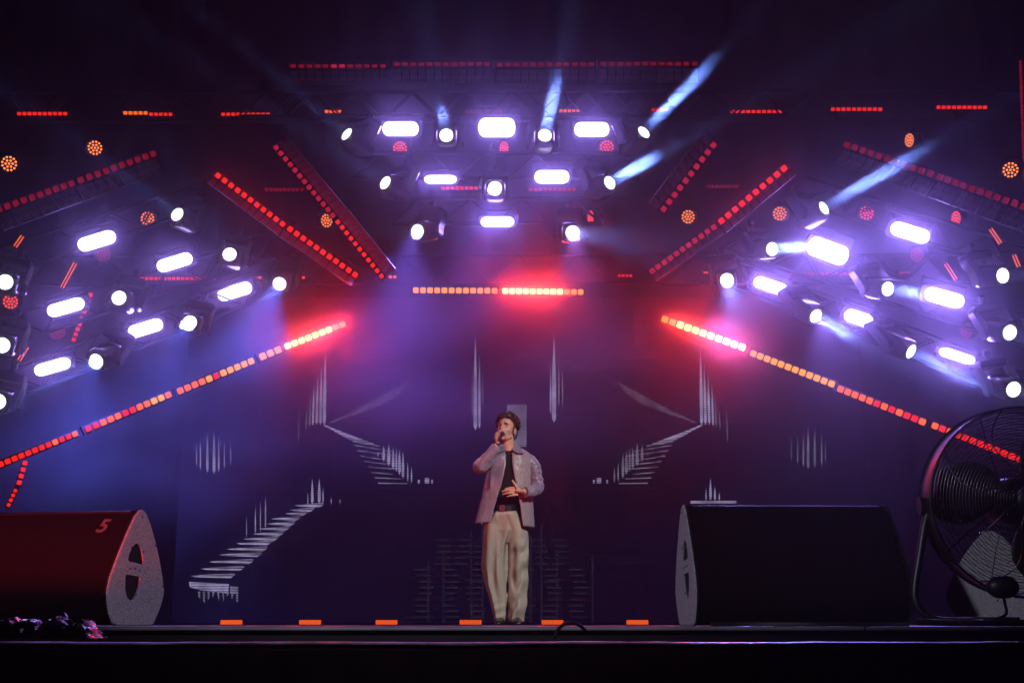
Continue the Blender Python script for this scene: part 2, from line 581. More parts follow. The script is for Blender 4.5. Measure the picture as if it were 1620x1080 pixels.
def smoke(c, d, ln, rad, dens, lab, rad2=None, aniso=0.35, fwd_part=0.0, nscale=2.2, step=0.8):
    """a soft ellipsoid of smoke, densest in its middle; d is its long axis"""
    b = MB()
    b.ball((0, 0, 0), (1, 1, 1), nu=24, nv=14)
    o = b.build('smoke', None, None)
    o.data.materials.clear()
    o.rotation_mode = 'QUATERNION'
    o.rotation_quaternion = V(d).to_track_quat('Z', 'Y')
    o.location = c
    o.scale = (rad * 1.5, (rad2 or rad) * 1.5, ln)
    key = (dens, aniso, fwd_part, nscale)
    if key not in smokes:
        m = bpy.data.materials.new('smoke_wisp')
        m.use_nodes = True
        nt = m.node_tree
        nt.nodes.remove(nt.nodes['Principled BSDF'])
        tc = nt.nodes.new('ShaderNodeTexCoord')
        ln_ = nt.nodes.new('ShaderNodeVectorMath'); ln_.operation = 'LENGTH'
        nt.links.new(tc.outputs['Object'], ln_.inputs[0])
        nz_ = nt.nodes.new('ShaderNodeTexNoise'); nz_.inputs['Scale'].default_value = nscale; nz_.inputs['Detail'].default_value = 3
        nt.links.new(tc.outputs['Object'], nz_.inputs['Vector'])
        nr_ = nt.nodes.new('ShaderNodeMapRange')
        nr_.inputs[1].default_value = 0.34; nr_.inputs[2].default_value = 0.66
        nr_.inputs[3].default_value = 0.15; nr_.inputs[4].default_value = 1.0
        nt.links.new(nz_.outputs['Fac'], nr_.inputs[0])
        outs = []
        for (share, g) in ((1 - fwd_part, aniso), (fwd_part, 0.965)):
            if share <= 0:
                continue
            mr = nt.nodes.new('ShaderNodeMapRange')
            mr.interpolation_type = 'SMOOTHSTEP'
            mr.inputs[1].default_value = 1.0; mr.inputs[2].default_value = 0.1
            mr.inputs[3].default_value = 0.0; mr.inputs[4].default_value = dens * share
            nt.links.new(ln_.outputs['Value'], mr.inputs[0])
            mm = nt.nodes.new('ShaderNodeMath'); mm.operation = 'MULTIPLY'
            nt.links.new(mr.outputs[0], mm.inputs[0]); nt.links.new(nr_.outputs[0], mm.inputs[1])
            pv = nt.nodes.new('ShaderNodeVolumePrincipled')
            pv.inputs['Color'].default_value = (0.93, 0.93, 0.96, 1)
            pv.inputs['Anisotropy'].default_value = g
            nt.links.new(mm.outputs[0], pv.inputs['Density'])
            outs.append(pv)
        res = outs[0].outputs[0]
        if len(outs) == 2:
            ad = nt.nodes.new('ShaderNodeAddShader')
            nt.links.new(outs[0].outputs[0], ad.inputs[0]); nt.links.new(outs[1].outputs[0], ad.inputs[1])
            res = ad.outputs[0]
        nt.links.new(res, nt.nodes['Material Output'].inputs['Volume'])
        m.cycles.volume_step_rate = step
        smokes[key] = m
    o.data.materials.append(smokes[key])
    stuff(o)
    o['label'] = lab
    return o


# ------------------------------------------------------------------ LED strips of square cells
cell_meshes = {}


def cell_mesh(sz):
    key = round(sz, 3)
    if key not in cell_meshes:
        b = MB(); b.rbox((0, 0, 0), (key, 0.03, key), key * 0.22, n=2)
        me = bpy.data.meshes.new('cell')
        me.from_pydata([tuple(v) for v in b.v], [], b.f)
        me.materials.append(LED['red'])
        cell_meshes[key] = me
    return cell_meshes[key]


def strip(p0, p1, Y0, Y1, n, cols, label, group, gaps=(), fin=0, light=None, fill=0.80, aspect=1.0):
    """an LED batten from pixel p0 to p1; cols: one colour key per cell or a single key; fin: +1/-1 = side of the ribbed panel"""
    a, c = at(*p0, Y0), at(*p1, Y1)
    M = frame(a, c - a, CAMP - a)
    L = (c - a).length
    t = thing('led_strip', label, 'led strip', M, group)
    pitch = L / n
    sz = pitch * fill
    b = MB(); b.box((L / 2, 0.055, 0), (L + pitch * 0.3, 0.07, sz * 1.5)); b.build('housing', BLACK, t, smooth=False)
    me = cell_mesh(sz)
    for i in range(n):
        if i in gaps:
            continue
        k = cols if isinstance(cols, str) else cols[min(i, len(cols) - 1)]
        if k is None:
            continue
        o = bpy.data.objects.new('cell', me)
        COL.objects.link(o)
        o.parent = t
        o.location = ((i + .5) * pitch, 0.01, 0)
        o.scale = (1, 1, aspect)
        if k != 'red':
            o.material_slots[0].link = 'OBJECT'
            o.material_slots[0].material = LED[k]
    if fin:
        fh, fd = abs(fin), (1 if fin > 0 else -1)
        fb = MB(); fb.box((0, 0, 0), (pitch * 0.90, 0.012, fh), Matrix.Rotation(R(18) * fd, 3, 'X'))
        fm = bpy.data.meshes.new('fin')
        fm.from_pydata([tuple(v) for v in fb.v], [], fb.f)
        fm.materials.append(FINM)
        for i in range(n):
            o = bpy.data.objects.new('fin', fm)
            COL.objects.link(o)
            o.parent = t
            o.location = ((i + .5) * pitch, 0.04 + 0.006 * math.sin(i * 2.3), fd * (sz * 0.8 + fh / 2))
    if light and light[1] > 2:
        q = a + (c - a) * ((light[2] + light[3]) / 2)
        smoke(q + (CAMP - q).normalized() * 0.12, c - a, 0.80, 0.28, 1.9, 'added halo puff of smoke before the ' + label, rad2=0.26, fwd_part=0.3)  # smoke added here only to give the hot cells a tight red halo
    if light:
        col, power, l0, l1 = light
        q = a + (c - a) * ((l0 + l1) / 2)
        d = (CAMP - q).normalized()
        lo = lamp('strip_light', 'AREA', q + d * 0.05, d, col, power, shape='RECTANGLE', size=L * (l1 - l0), size_y=0.05, spread=R(80))
        Ml = frame(q + d * 0.05, c - a, CAMP - q)
        lo.rotation_quaternion = (Ml.to_3x3() @ Matrix(((1, 0, 0), (0, 0, 1), (0, -1, 0)))).to_quaternion()
    return t


def ramp(n, *segs):
    out = []
    for k, c in segs:
        out += [k] * c
    return (out + [segs[-1][0]] * n)[:n]


BUR = (1.0, 0.022, 0.035)
G_LOW = 'bright batten line above the video screen'
strip((652, 459), (788, 460), 14.6, 14.6, 12, ramp(12, ('amber', 12)), 'amber led strip, left half of the level bar above the singer', G_LOW)
strip((794, 460), (924, 462), 14.6, 14.6, 12, ramp(12, ('hot', 9), ('amber', 3)), 'white-hot led strip, right half of the level bar above the singer', G_LOW, light=(BUR, 13, 0.02, 0.75))
# left diagonal, four battens falling to the left
Lc = [((547, 511), (450, 549)), ((446, 551), (410, 566)), ((403, 569), (280, 620)), ((272, 622), (134, 680)), ((124, 684), (-4, 736))]
strip(*Lc[0], 14.2, 14.0, 9, ramp(9, ('amber', 2), ('hot', 7)), 'white-hot led strip at the upper end of the left slanting line', G_LOW, light=(BUR, 12, 0.0, 0.95))
strip(*Lc[1], 14.0, 13.9, 3, 'amber', 'short amber led strip just below the white-hot left strip', G_LOW)
strip(*Lc[2], 13.9, 13.5, 11, ['amber', 'amber', 'amber', 'amber', 'amber', 'red', 'amber', 'orange', 'orange', 'orange', 'orange'], 'amber led strip third from the top of the left slanting line', G_LOW)
strip(*Lc[3], 13.5, 13.0, 12, ['orange', 'amber', 'amber', 'orange', 'orange', 'red', 'red', 'orange', 'orange', 'orange', 'red', 'red'], 'orange led strip fourth from the top of the left slanting line', G_LOW)
strip(*Lc[4], 13.0, 12.6, 12, ['orange', 'red', 'red', 'orange', 'red', 'red', 'red', 'red'], 'red led strip lowest on the left slanting line above the speaker', G_LOW)
Rc = [((1046, 503), (1180, 551)), ((1186, 557), (1321, 609)), ((1324, 613), (1465, 669)), ((1473, 671), (1620, 729))]
strip(*Rc[0], 14.2, 14.0, 11, ramp(11, ('amber', 2), ('hot', 9)), 'white-hot led strip at the upper end of the right slanting line', G_LOW, light=(BUR, 12, 0.1, 1.0))
strip(*Rc[1], 14.0, 13.5, 12, 'amber', 'amber led strip second from the top of the right slanting line', G_LOW)
strip(*Rc[2], 13.5, 13.0, 12, ['orange', 'orange', 'orange', 'orange', 'orange', 'red', 'orange', 'red', 'orange', 'red', 'red', 'orange'], 'orange led strip third from the top of the right slanting line', G_LOW)
strip(*Rc[3], 13.0, 12.5, 12, ['orange', 'red', 'orange', 'red'], 'red led strip at the low end of the right line behind the fan', G_LOW)

G_TOP = 'ribbed red battens of the upper frames'
for i, (x0, x1, y) in enumerate([(457, 612, 105), (621, 777, 102), (784, 942, 102.5), (948, 1106, 101.5)]):
    strip((x0, y), (x1, y - .4), 13.2, 13.2, 12, 'dim' if i else ramp(12, ('dim', 5), ('pink', 2), ('dim', 5)), 'dim red ribbed strip, %s of four high across the top' % ['leftmost', 'second', 'third', 'rightmost'][i], G_TOP, fin=-0.17, fill=.66, aspect=.62)
strip((-8, 333), (120, 288), 11.4, 12.2, 10, 'dim', 'dim red ribbed strip at far left rising above the left rig', G_TOP, fin=-0.17, fill=.58)
strip((122, 287), (249, 241), 12.2, 13.0, 10, 'dim', 'dim red ribbed strip ending near the upper frame above the left rig', G_TOP, fin=-0.17, fill=.58)
strip((1333, 227), (1478, 277), 13.0, 12.2, 11, 'dim', 'dim red ribbed strip starting high above the right rig', G_TOP, fin=-0.19, fill=.58)
strip((1480, 278), (1640, 334), 12.2, 11.3, 12, 'dim', 'dim red ribbed strip at far right falling above the right rig', G_TOP, fin=-0.19, fill=.58)
strip((340, 274), (452, 358), 12.0, 12.4, 11, 'red', 'bright red ribbed strip, upper half of the left falling bar', G_TOP, fill=.66, fin=-0.085, light=((1, .02, .03), 0.2, 0, 1))
strip((454, 359), (567, 438), 12.4, 12.9, 11, 'red', 'bright red ribbed strip, lower half of the left falling bar', G_TOP, fill=.66, fin=-0.085, light=((1, .02, .03), 0.2, 0, 1))
strip((433, 229), (530, 345), 12.3, 12.5, 13, ramp(13, ('pink', 13)), 'red strip with tall grey fins, upper half of steep left bar', G_TOP, fin=0.13, fill=.62)
strip((531, 347), (607, 441), 12.5, 12.8, 11, ramp(11, ('red', 11)), 'red strip with tall grey fins, lower half of steep left bar', G_TOP, fin=0.14, fill=.62)
strip((1136, 354), (1246, 262), 12.4, 12.0, 10, 'red', 'bright red ribbed strip, upper half of the right falling bar', G_TOP, fill=.66, fin=-0.085, light=((1, .02, .03), 0.2, 0, 1))
strip((1027, 432), (1134, 356), 12.9, 12.4, 11, 'pink', 'dim red ribbed strip, lower half of the right falling bar', G_TOP, fill=.66, fin=-0.075)
strip((1046, 336), (1133, 224), 12.6, 12.3, 10, 'pink', 'steep red strip with grey fins right of the central lamps', G_TOP, fin=0.13, fill=.62)

G_BACK = 'small red battens hung on the back trusses'
for (x0, x1, y, n, c, lab) in [
    (26, 107, 180, 10, 'red', 'small level red strip high at the far left'),
    (194, 234, 179, 5, 'orange', 'small level orange-red strip high above the left rig'),
    (235, 273, 181, 5, 'red', 'small red strip adjoining the orange-red one above the left rig'),
    (349, 428, 181, 10, 'red', 'small level red strip high between the left and central rigs'),
    (513, 541, 176.5, 4, 'orange', 'tiny four-cell strip above the leftmost central moving head'),
    (735, 795, 177, 9, 'dim', 'dim small red strip above the middle white strobe'),
    (884, 918, 175.5, 5, 'orange', 'tiny orange strip beside the upright blue beam'),
    (1030, 1058, 174, 4, 'red', 'tiny red strip crossed by the upper right blue beam'),
    (1155, 1238, 177, 10, 'red', 'small level red strip high between the central and right rigs'),
    (1314, 1397, 173, 10, 'red', 'small level red strip high above the right rig'),
    (1481, 1563, 170, 10, 'red', 'small level red strip high at the far right'),
    (418, 481, 300, 9, 'dim', 'short dim red strip between the two left falling bars'),
    (1118, 1169, 295, 8, 'dim', 'short dim red strip between the two right falling bars'),
    (221, 342, 440.5, 17, 'red', 'long fine red strip behind the left rig'),
    (1249, 1348, 433, 14, 'pink', 'long fine pink-red strip behind the right rig'),
    (402, 414, 439, 2, 'orange', 'tiny two-cell strip beside the brightest left moving head'),
    (471, 483, 439, 2, 'orange', 'tiny two-cell strip right of the brightest left moving head'),
    (614, 628, 438, 2, 'orange', 'tiny two-cell strip left of the level amber bar'),
    (977, 1001, 436, 4, 'red', 'tiny red strip right of the level amber bar'),
    (1113, 1121, 431, 2, 'orange', 'tiny two-cell strip beside the brightest right moving head'),
    (697, 757, 297.5, 8, 'red', 'short red strip below the left middle-row strobe'),
    (836, 912, 299.5, 10, 'pink', 'short pinkish strip below the right middle-row strobe'),
    (1422, 1440, 431, 3, 'pink', 'tiny pinkish strip above the right rig strobe'),
]:
    strip((x0, y), (x1, y), 15.2 if y < 250 else 15.6, 15.2 if y < 250 else 15.6, n, c, lab, G_BACK, fill=.72, aspect=.9)
for (a, c, Y, n, k, lab) in [
    ((41, 727), (29, 768), 13.2, 4, 'red', 'short steep red strip below the left slanting line'),
    ((26, 772), (12, 802), 13.0, 4, 'red', 'short steep red strip standing behind the left speaker'),
    ((148, 453), (132, 497), 14.4, 5, 'red', 'steep fine red strip beside the left rig strobes'),
    ((131, 500), (115, 541), 14.4, 5, 'red', 'steep fine red strip, lower of two in the left rig'),
    ((1614, 95), (1621, 290), 14.6, 40, 'dim', 'upright fine dim red strip at the far right edge')]:
    strip(a, c, Y, Y, n, k, lab, G_BACK, fill=.7)

# paired orange neon lines on the outer lamps
for (a, c, Y, lab) in [((24, 390), (36, 373), 13, 'pair of short orange neon tubes at the upper left'),
                       ((98, 455), (119, 416), 13, 'pair of longer orange neon tubes left of the left rig strobes'),
                       ((30, 570), (43, 549), 13, 'pair of short orange neon tubes low at far left'),
                       ((1567, 362), (1583, 385), 13, 'pair of short orange neon tubes at the upper right'),
                       ((1496, 417), (1513, 443), 13, 'dull pair of orange neon tubes above the right rig'),
                       ((1604, 403), (1612, 422), 13, 'tiny pair of orange neon tubes at far right')]:
    A, C_ = at(*a, Y), at(*c, Y)
    M = frame(A, C_ - A, CAMP - A)
    t = thing('neon_tube_pair', lab, 'neon tube', M, 'orange neon tube pairs')
    L = (C_ - A).length
    b = MB(); b.box((L / 2, 0.03, 0), (L * 1.05, 0.04, 0.07)); b.build('backing', BLACK, t, smooth=False)
    for z in (-0.015, 0.015):
        b = MB(); b.tube([(0, 0, z), (L, 0, z)], 0.006, 8); b.build('tube', LED['orange'], t)

# ------------------------------------------------------------------ round red LED cans
can0 = None
CANS = [(633, 235, 14.3, 0, 'red', 'under the leftmost topmost strobe'), (796, 235, 14.3, 50, 'red', 'under the middle topmost strobe'), (960, 233, 14.3, 0, 'red', 'under the rightmost topmost strobe'),
        (234, 346, 14.6, 0, 'orange', 'left of the topmost moving head of the left rig'), (14, 259, 12.8, 35, 'orange', 'highest at the far left edge'), (150, 234, 13.8, 25, 'orange', 'alone high above the left rig'),
        (516, 349, 14.9, 40, 'orange', 'between the two left falling red bars'), (1089, 343, 14.9, 20, 'orange', 'between the two right falling red bars'), (1234, 338, 14.6, 25, 'orange', 'at the upper end of the right falling bar'),
        (1371, 337, 14.6, 15, 'red', 'right of the topmost moving head of the right rig'), (1599, 269, 12.8, 35, 'orange', 'at the far right edge under the ribbed strip'), (1440, 222, 14.8, 66, 'orange', 'peeping over the ribbed strip above the right rig'),
        (163, 402, 14.8, 30, 'dim', 'dim, under the topmost left rig strobe'), (91, 525, 14.6, 25, 'dim', 'dim, among the lower left rig strobes'), (17, 477, 14.0, 10, 'red', 'between two moving heads at the left edge'),
        (1451, 403, 14.8, 40, 'dim', 'dim, under the topmost right rig strobe'), (1530, 524, 14.2, 60, 'dim', 'dim, between two right edge moving heads'), (936, 344, 15, 66, 'red', 'half hidden above the glaring central head'),
        (1514, 345, 14.5, 70, 'red', 'edge-on near the right rig topmost strobe')]
for (px, py, Y, yaw, k, lab) in CANS:
    p = at(px, py, Y)
    M = frame(p, (1, 0, 0), CAMP - p) @ Matrix.Rotation(R(yaw) * (1 if px < 810 else -1), 4, 'Z')
    lab = 'round red led can ' + lab
    if can0 is None:
        can0 = thing('par_can', lab, 'par can', M, 'round red led cans')
        b = MB()
        rings = []
        for (y, r) in ((-0.02, 0.088), (-0.02, 0.098), (0.0, 0.10), (0.12, 0.10), (0.17, 0.07), (0.18, 0.03)):
            rings.append([V((r * math.cos(2 * math.pi * j / 20), y, r * math.sin(2 * math.pi * j / 20))) for j in range(20)])
        b.loft(rings, cap=False)
        b.v, b.f = b.v, b.f + [tuple(range(100, 120))]
        b.disc((0, 0, 0), 0.098, -0.004, 20)
        b.build('can_body', BLACKP, can0)
        b = MB()
        spots = [(0, 0)] + [(0.038 * math.cos(a * math.pi / 3), 0.038 * math.sin(a * math.pi / 3)) for a in range(6)] + [(0.075 * math.cos(a * math.pi / 6 + .26), 0.075 * math.sin(a * math.pi / 6 + .26)) for a in range(12)]
        for (x, z) in spots:
            b.ball((x, -0.012, z), (0.0125, 0.008, 0.0125), nu=8, nv=6)
        canled = stuff(b.build('led_cluster', LED['orange'], can0))
        b = MB(); b.tube(curve_pts([(-0.115, 0.05, 0), (-0.115, 0.05, 0.08), (0, 0.05, 0.15), (0.115, 0.05, 0.08), (0.115, 0.05, 0)], 4), 0.008, 6); b.build('bracket', BLACK, can0)
        c = can0
    else:
        c = copy_tree(can0)
        c.matrix_basis = M
        tag(c, lab, 'par can', 'round red led cans')
    for ch in c.children:
        if ch.name.startswith('led_cluster'):
            ch.material_slots[0].link = 'OBJECT'
            ch.material_slots[0].material = glow('can_' + k, {'red': (1, .06, .03), 'orange': (1, .20, .05), 'dim': (.55, .01, .03)}[k], {'red': 2.4, 'orange': 2.4, 'dim': .9}[k])

# ------------------------------------------------------------------ white strobe bars
bar0 = None
VIO = (0.31, 0.18, 1.0)
BARS = [(634, 204, 13.2, 0, 60, 25, 1.0, 'leftmost strobe of the topmost central row'), (786, 202, 13.2, 0, 62, 33, 1.3, 'middle strobe of the topmost central row'), (936, 205, 13.2, 0, 58, 25, 1.1, 'rightmost strobe of the topmost central row'),
        (697, 284, 13.1, 0, 54, 15, .8, 'slim left strobe of the middle central row'), (873, 280, 13.1, 0, 58, 23, 1.1, 'right strobe of the middle central row'), (787, 351, 13.0, 0, 56, 18, 1.0, 'single strobe of the lowest central row'),
        (154, 381, 12.6, 17, 64, 24, 1.0, 'topmost strobe of the left rig'), (277, 415, 13.1, 17, 60, 22, 1.0, 'left rig strobe below the topmost moving head'), (372, 461, 13.4, 17, 58, 22, 1.1, 'rightmost strobe of the left rig beside the bright head'),
        (105, 486, 12.5, 16, 62, 22, 1.0, 'left rig strobe at the end of the middle row'), (231, 519, 13.0, 17, 58, 22, 1.1, 'left rig strobe between two lower moving heads'), (84, 580, 12.4, 16, 60, 21, 1.0, 'lowest strobe of the left rig'),
        (1439, 368, 12.6, -17, 66, 25, 1.2, 'topmost strobe of the right rig'), (1309, 397, 13.1, -20, 70, 34, 1.9, 'brightest strobe of the right rig'), (1218, 452, 13.4, -18, 56, 21, 1.2, 'leftmost strobe of the right rig beside the bright head'),
        (1493, 471, 12.5, -15, 66, 25, 1.5, 'right rig strobe at the end of the middle row'), (1363, 505, 13.0, -18, 60, 23, 1.2, 'right rig strobe between two lower moving heads'), (1513, 563, 12.4, -18, 60, 16, 1.0, 'lowest slim strobe of the right rig')]
for (px, py, Y, roll, wd, ht, pw, lab) in BARS:
    Y += 0.32
    p = at(px, py, Y)
    M = frame(p, (1, 0, 0), CAMP - p) @ Matrix.Rotation(R(-roll), 4, 'Y')
    s = mpp(py, Y)
    M = M @ Matrix.Diagonal((wd * s / 0.425, 1, ht * s / 0.165, 1))
    lab = 'glaring white ' + lab
    if bar0 is None:
        bar0 = thing('strobe_light', lab, 'strobe light', M, 'white strobe bars')
        b = MB(); b.rbox((0, 0.07, 0), (0.44, 0.13, 0.185), 0.05); b.build('housing', BLACK, bar0)
        b = MB(); b.rbox((0, -0.005, 0), (0.40, 0.03, 0.15), 0.072, n=6); b.build('strobe_face', STROBE, bar0)
        b = MB(); b.tube([(-0.235, 0.08, 0.0), (-0.235, 0.1, 0.17), (0.235, 0.1, 0.17), (0.235, 0.08, 0.0)], 0.012, 6); b.build('bracket', BLACK, bar0)
        c = bar0
    else:
        c = copy_tree(bar0)
        c.matrix_basis = M
        tag(c, lab, 'strobe light', 'white strobe bars')
    d = (CAMP - p).normalized()
    d2 = (d + V((0, 0, -0.15))).normalized()
    lo = lamp('strobe_lamp', 'AREA', p + d * 0.04, d2, VIO, (4.8 if 500 < px < 1100 else 4.2 if px < 500 else 10) * pw, shape='RECTANGLE', size=wd * s, size_y=ht * s, spread=R(125))
    Ml = frame(p, M.to_3x3() @ V((1, 0, 0)), CAMP - p)
    lo.rotation_quaternion = (Ml.to_3x3() @ Matrix(((1, 0, 0), (0, 0, 1), (0, -1, 0)))).to_quaternion()

# ------------------------------------------------------------------ moving heads
# px, py of the lens, distance, beam towards (px, py) over so many metres nearer, roll of the rig, beam power, label
BLUE = (0.17, 0.29, 1.0)
HEADS = [
    (548, 212, 13.0, (330, 30), 1.6, 0, 1.2, 'moving head at the left end of the topmost central row'),
    (706, 214, 13.0, (690, 130), 1.9, 0, 0.35, 'moving head left of the middle topmost strobe'),
    (862, 214, 13.0, (890, 80), 1.9, 0, 1.3, 'moving head throwing a blue beam straight up'),
    (1019, 209, 13.0, (1110, 115), 0.9, 0, 2.0, 'moving head at the right end of the topmost central row'),
    (609, 289, 12.9, (420, 170), 1.5, 0, 1.0, 'moving head at the left end of the middle central row'),
    (783, 297, 12.9, (775, 200), 1.9, 0, 0.3, 'moving head in the centre of the middle central row'),
    (965, 289, 12.9, (1060, 235), 0.9, 0, 2.0, 'moving head at the right end of the middle central row'),
    (660, 366, 12.8, (560, 360), 1.2, 0, 0.2, 'moving head at the left end of the lowest central row'),
    (906, 368, 12.8, (945, 374), 2.0, 0, 0.2, 'glaring moving head at the right end of the lowest central row'),
    (280, 339, 12.9, (130, 230), 1.6, 10, 1.0, 'topmost moving head of the left rig'),
    (363, 402, 13.2, (320, 330), 1.6, 10, 0.1, 'moving head of the left rig right of the second strobe'),
    (442, 449, 13.5, (390, 505), 1.3, 12, 0.9, 'glaring moving head nearest the centre in the left rig'),
    (188, 471, 12.7, (120, 420), 1.5, 18, 0.06, 'moving head in the middle of the left rig'),
    (300, 510, 13.0, (250, 470), 1.5, 18, 0.06, 'moving head below the centre of the left rig'),
    (152, 571, 12.5, (50, 625), 1.0, 20, 2.5, 'moving head lowest but one in the left rig'),
    (8, 446, 12.0, (-40, 420), 1.5, 18, 0.1, 'topmost moving head cut by the left edge'),
    (3, 546, 12.0, (-50, 560), 1.5, 18, 0.2, 'middle moving head cut by the left edge'),
    (-4, 635, 11.9, (-60, 650), 1.5, 18, 0.2, 'lowest moving head cut by the left edge'),
    (1304, 329, 12.9, (1430, 255), 0.9, -10, 2.0, 'topmost moving head of the right rig with upward beam'),
    (1222, 394, 13.2, (1300, 388), 0.9, -10, 2.0, 'moving head left of the brightest right rig strobe'),
    (1150, 443, 13.5, (1155, 458), 1.2, -12, 0.12, 'glaring moving head nearest the centre in the right rig'),
    (1405, 457, 12.7, (1500, 470), 0.9, -18, 1.4, 'moving head in the middle of the right rig'),
    (1291, 500, 13.0, (1350, 535), 0.5, -18, 1.6, 'moving head below the centre of the right rig'),
    (1442, 556, 12.5, (1540, 605), 0.5, -20, 1.6, 'moving head lowest but one in the right rig'),
    (1587, 436, 12.0, (1680, 430), 0.8, -18, 1.2, 'topmost moving head at the right edge'),
    (1598, 526, 12.0, (1680, 545), 0.8, -18, 1.0, 'middle moving head at the right edge'),
    (1604, 616, 11.9, (1680, 640), 0.8, -18, 0.8, 'lowest moving head at the right edge above the fan'),
]
DEEP = (0.10, 0.14, 1.0)
MIDV = (0.20, 0.13, 1.0)
# fill lamps added at some lenses, tinting smoke: colour, power, aim point, spread
ADDED_FILL = {
    'lowest but one in the left': (DEEP, 130, (120, 720, 13.8), 80),
    'nearest the centre in the left': (DEEP, 75, (330, 680, 14.2), 80),
    'below the centre of the left rig': (DEEP, 100, (220, 690, 14.0), 80),
    'left end of the lowest central': (MIDV, 80, (600, 640, 13.7), 85),
    'centre of the middle central': (MIDV, 70, (720, 560, 13.5), 85),
    'right end of the lowest central row': (VIO, 45, (930, 620, 13.6), 85),
    'nearest the centre in the right': (VIO, 50, (1180, 640, 14.0), 85),
    'below the centre of the right rig': (VIO, 50, (1330, 660, 13.4), 85),
}
puffs = {}
for key, val in (
    ('moving head left of the middle topmost strobe', [(0.8, 0.4, 0.09, 0.5)]),
    ('moving head throwing a blue beam straight up', [(0.75, 0.85, 0.11, 0.5)]),
    ('moving head at the right end of the topmost central row', [(0.75, 0.75, 0.11, 1.2)]),
    ('moving head at the right end of the middle central row', [(0.50, 0.5, 0.11, 1.2)]),
    ('topmost moving head of the right rig with upward beam', [(0.80, 0.80, 0.12, 0.9)]),
    ('moving head left of the brightest right rig strobe', [(0.45, 0.5, 0.10, 0.7)]),
    ('moving head in the middle of the right rig', [(0.5, 0.5, 0.10, 0.5)]),
    ('moving head below the centre of the right rig', [(0.4, 0.4, 0.10, 0.7)]),
    ('moving head lowest but one in the right rig', [(0.5, 0.6, 0.11, 0.6)]),
    ('glaring moving head at the right end of the lowest central row', [(0.3, 0.4, 0.12, 0.8)]),
):
    puffs[key[:46]] = val
head0 = None
for (px, py, Y, tp, dY, roll, pw, lab) in HEADS:
    lens = at(px, py, Y)
    d = (at(*tp, Y - dY) - lens).normalized()
    piv = lens - d * 0.20
    # the fixture hangs from its rig: local Z is the rig's up, rolled; the head tilts inside the yoke
    upd = Matrix.Rotation(R(roll * 0.6), 3, 'Y') @ V((0, 0, 1))
    yy = -(d - d.dot(upd) * upd).normalized()          # yoke looks along the beam's flat direction
    xx = yy.cross(upd).normalized()
    M = Matrix((xx, yy, upd)).transposed().to_4x4()
    M.translation = piv
    tilt = math.asin(max(-1, min(1, d.dot(upd))))
    lab = ('glaring ' if False else '') + lab
    if head0 is None:
        head0 = thing('moving_head', lab, 'moving head', M, 'moving head lamps')
        hb = MB()
        rings = []
        prof = [(-0.185, 0.085, 0.35), (-0.19, 0.095, 0.4), (-0.17, 0.112, 0.45), (-0.10, 0.125, 0.5), (0.02, 0.132, 0.55), (0.11, 0.125, 0.6), (0.17, 0.10, 0.7), (0.19, 0.05, 0.8)]
        for (y, r, e) in prof:
            rr = []
            for j in range(28):
                a = 2 * math.pi * j / 28
                cx_, sx_ = math.cos(a), math.sin(a)
                rr.append(V((r * math.copysign(abs(cx_) ** e, cx_), y, r * math.copysign(abs(sx_) ** e, sx_) * 0.95)))
            rings.append(rr)
        hb.loft(rings)
        hd = hb.build('head', HEADM, head0)
        b = MB()
        rings = []
        for (y, r) in ((-0.188, 0.098), (-0.200, 0.098), (-0.204, 0.090), (-0.200, 0.080), (-0.19, 0.078)):
            rings.append([V((r * math.cos(2 * math.pi * j / 28), y, r * math.sin(2 * math.pi * j / 28))) for j in range(28)])
        b.loft(rings, cap=False)
        b.build('lens_rim', BLACKP, hd)
        b = MB()
        rings = []
        for (y, r) in ((-0.192, 0.079), (-0.200, 0.066), (-0.206, 0.040), (-0.2085, 0.010)):
            rings.append([V((r * math.cos(2 * math.pi * j / 28), y, r * math.sin(2 * math.pi * j / 28))) for j in range(28)])
        b.loft(rings)
        b.build('lens', WHITEHOT, hd)
        for s in (-1, 1):
            b = MB()
            rings = []
            for (z, w_, yb) in ((-0.075, 0.018, 0.05), (-0.05, 0.034, 0.085), (0.03, 0.042, 0.10), (0.12, 0.036, 0.10), (0.24, 0.030, 0.09)):
                rings.append([V((s * (0.172 + sx * w_ / 2 + (0.012 if z < 0 else 0)), sy * yb + max(0, z) * 0.55, z)) for sx, sy in ((-1, -1), (-1, 1), (1, .6), (1, -.6))])
            b.loft(rings)
            b.build('yoke_arm', HEADM, head0, smooth=False)
        b = MB(); b.rbox((0, 0.15, 0.27), (0.30, 0.20, 0.09), 0.03); b.build('base', BLACK, head0)
        b = MB(); b.tube([(0, 0.17, 0.31), (0, 0.17, 0.40)], 0.03, 8); b.tube([(-.03, 0.17, .40), (.03, 0.17, .40)], 0.035, 8); b.build('clamp', BLACK, head0)
        c = head0
    else:
        c = copy_tree(head0)
        c.matrix_basis = M
        tag(c, lab, 'moving head', 'moving head lamps')
    for ch in c.children:
        if ch.name.split('.')[0] == 'head':
            ch.rotation_euler = (-tilt, 0, 0)
    lamp('beam_lamp', 'AREA', lens + d * 0.03, d, BLUE, 2.3 * pw, shape='DISK', size=0.13, spread=R(5.0))
    for key, (col, pw2, tgt, spr) in ADDED_FILL.items():
        if key in lab:
            lamp('added_smoke_fill', 'AREA', lens + d * 0.05, at(*tgt) - lens, col, pw2, shape='DISK', size=0.12, spread=R(spr))  # added fill to tint the smoke, aimed apart from the head's own beam
    if puffs.get(lab[:46]):
        for (u, ln, rad, dens) in puffs[lab[:46]]:
            smoke(lens + d * u, d, ln, rad, dens * 1.5, 'wisp of smoke lit by the ' + lab)

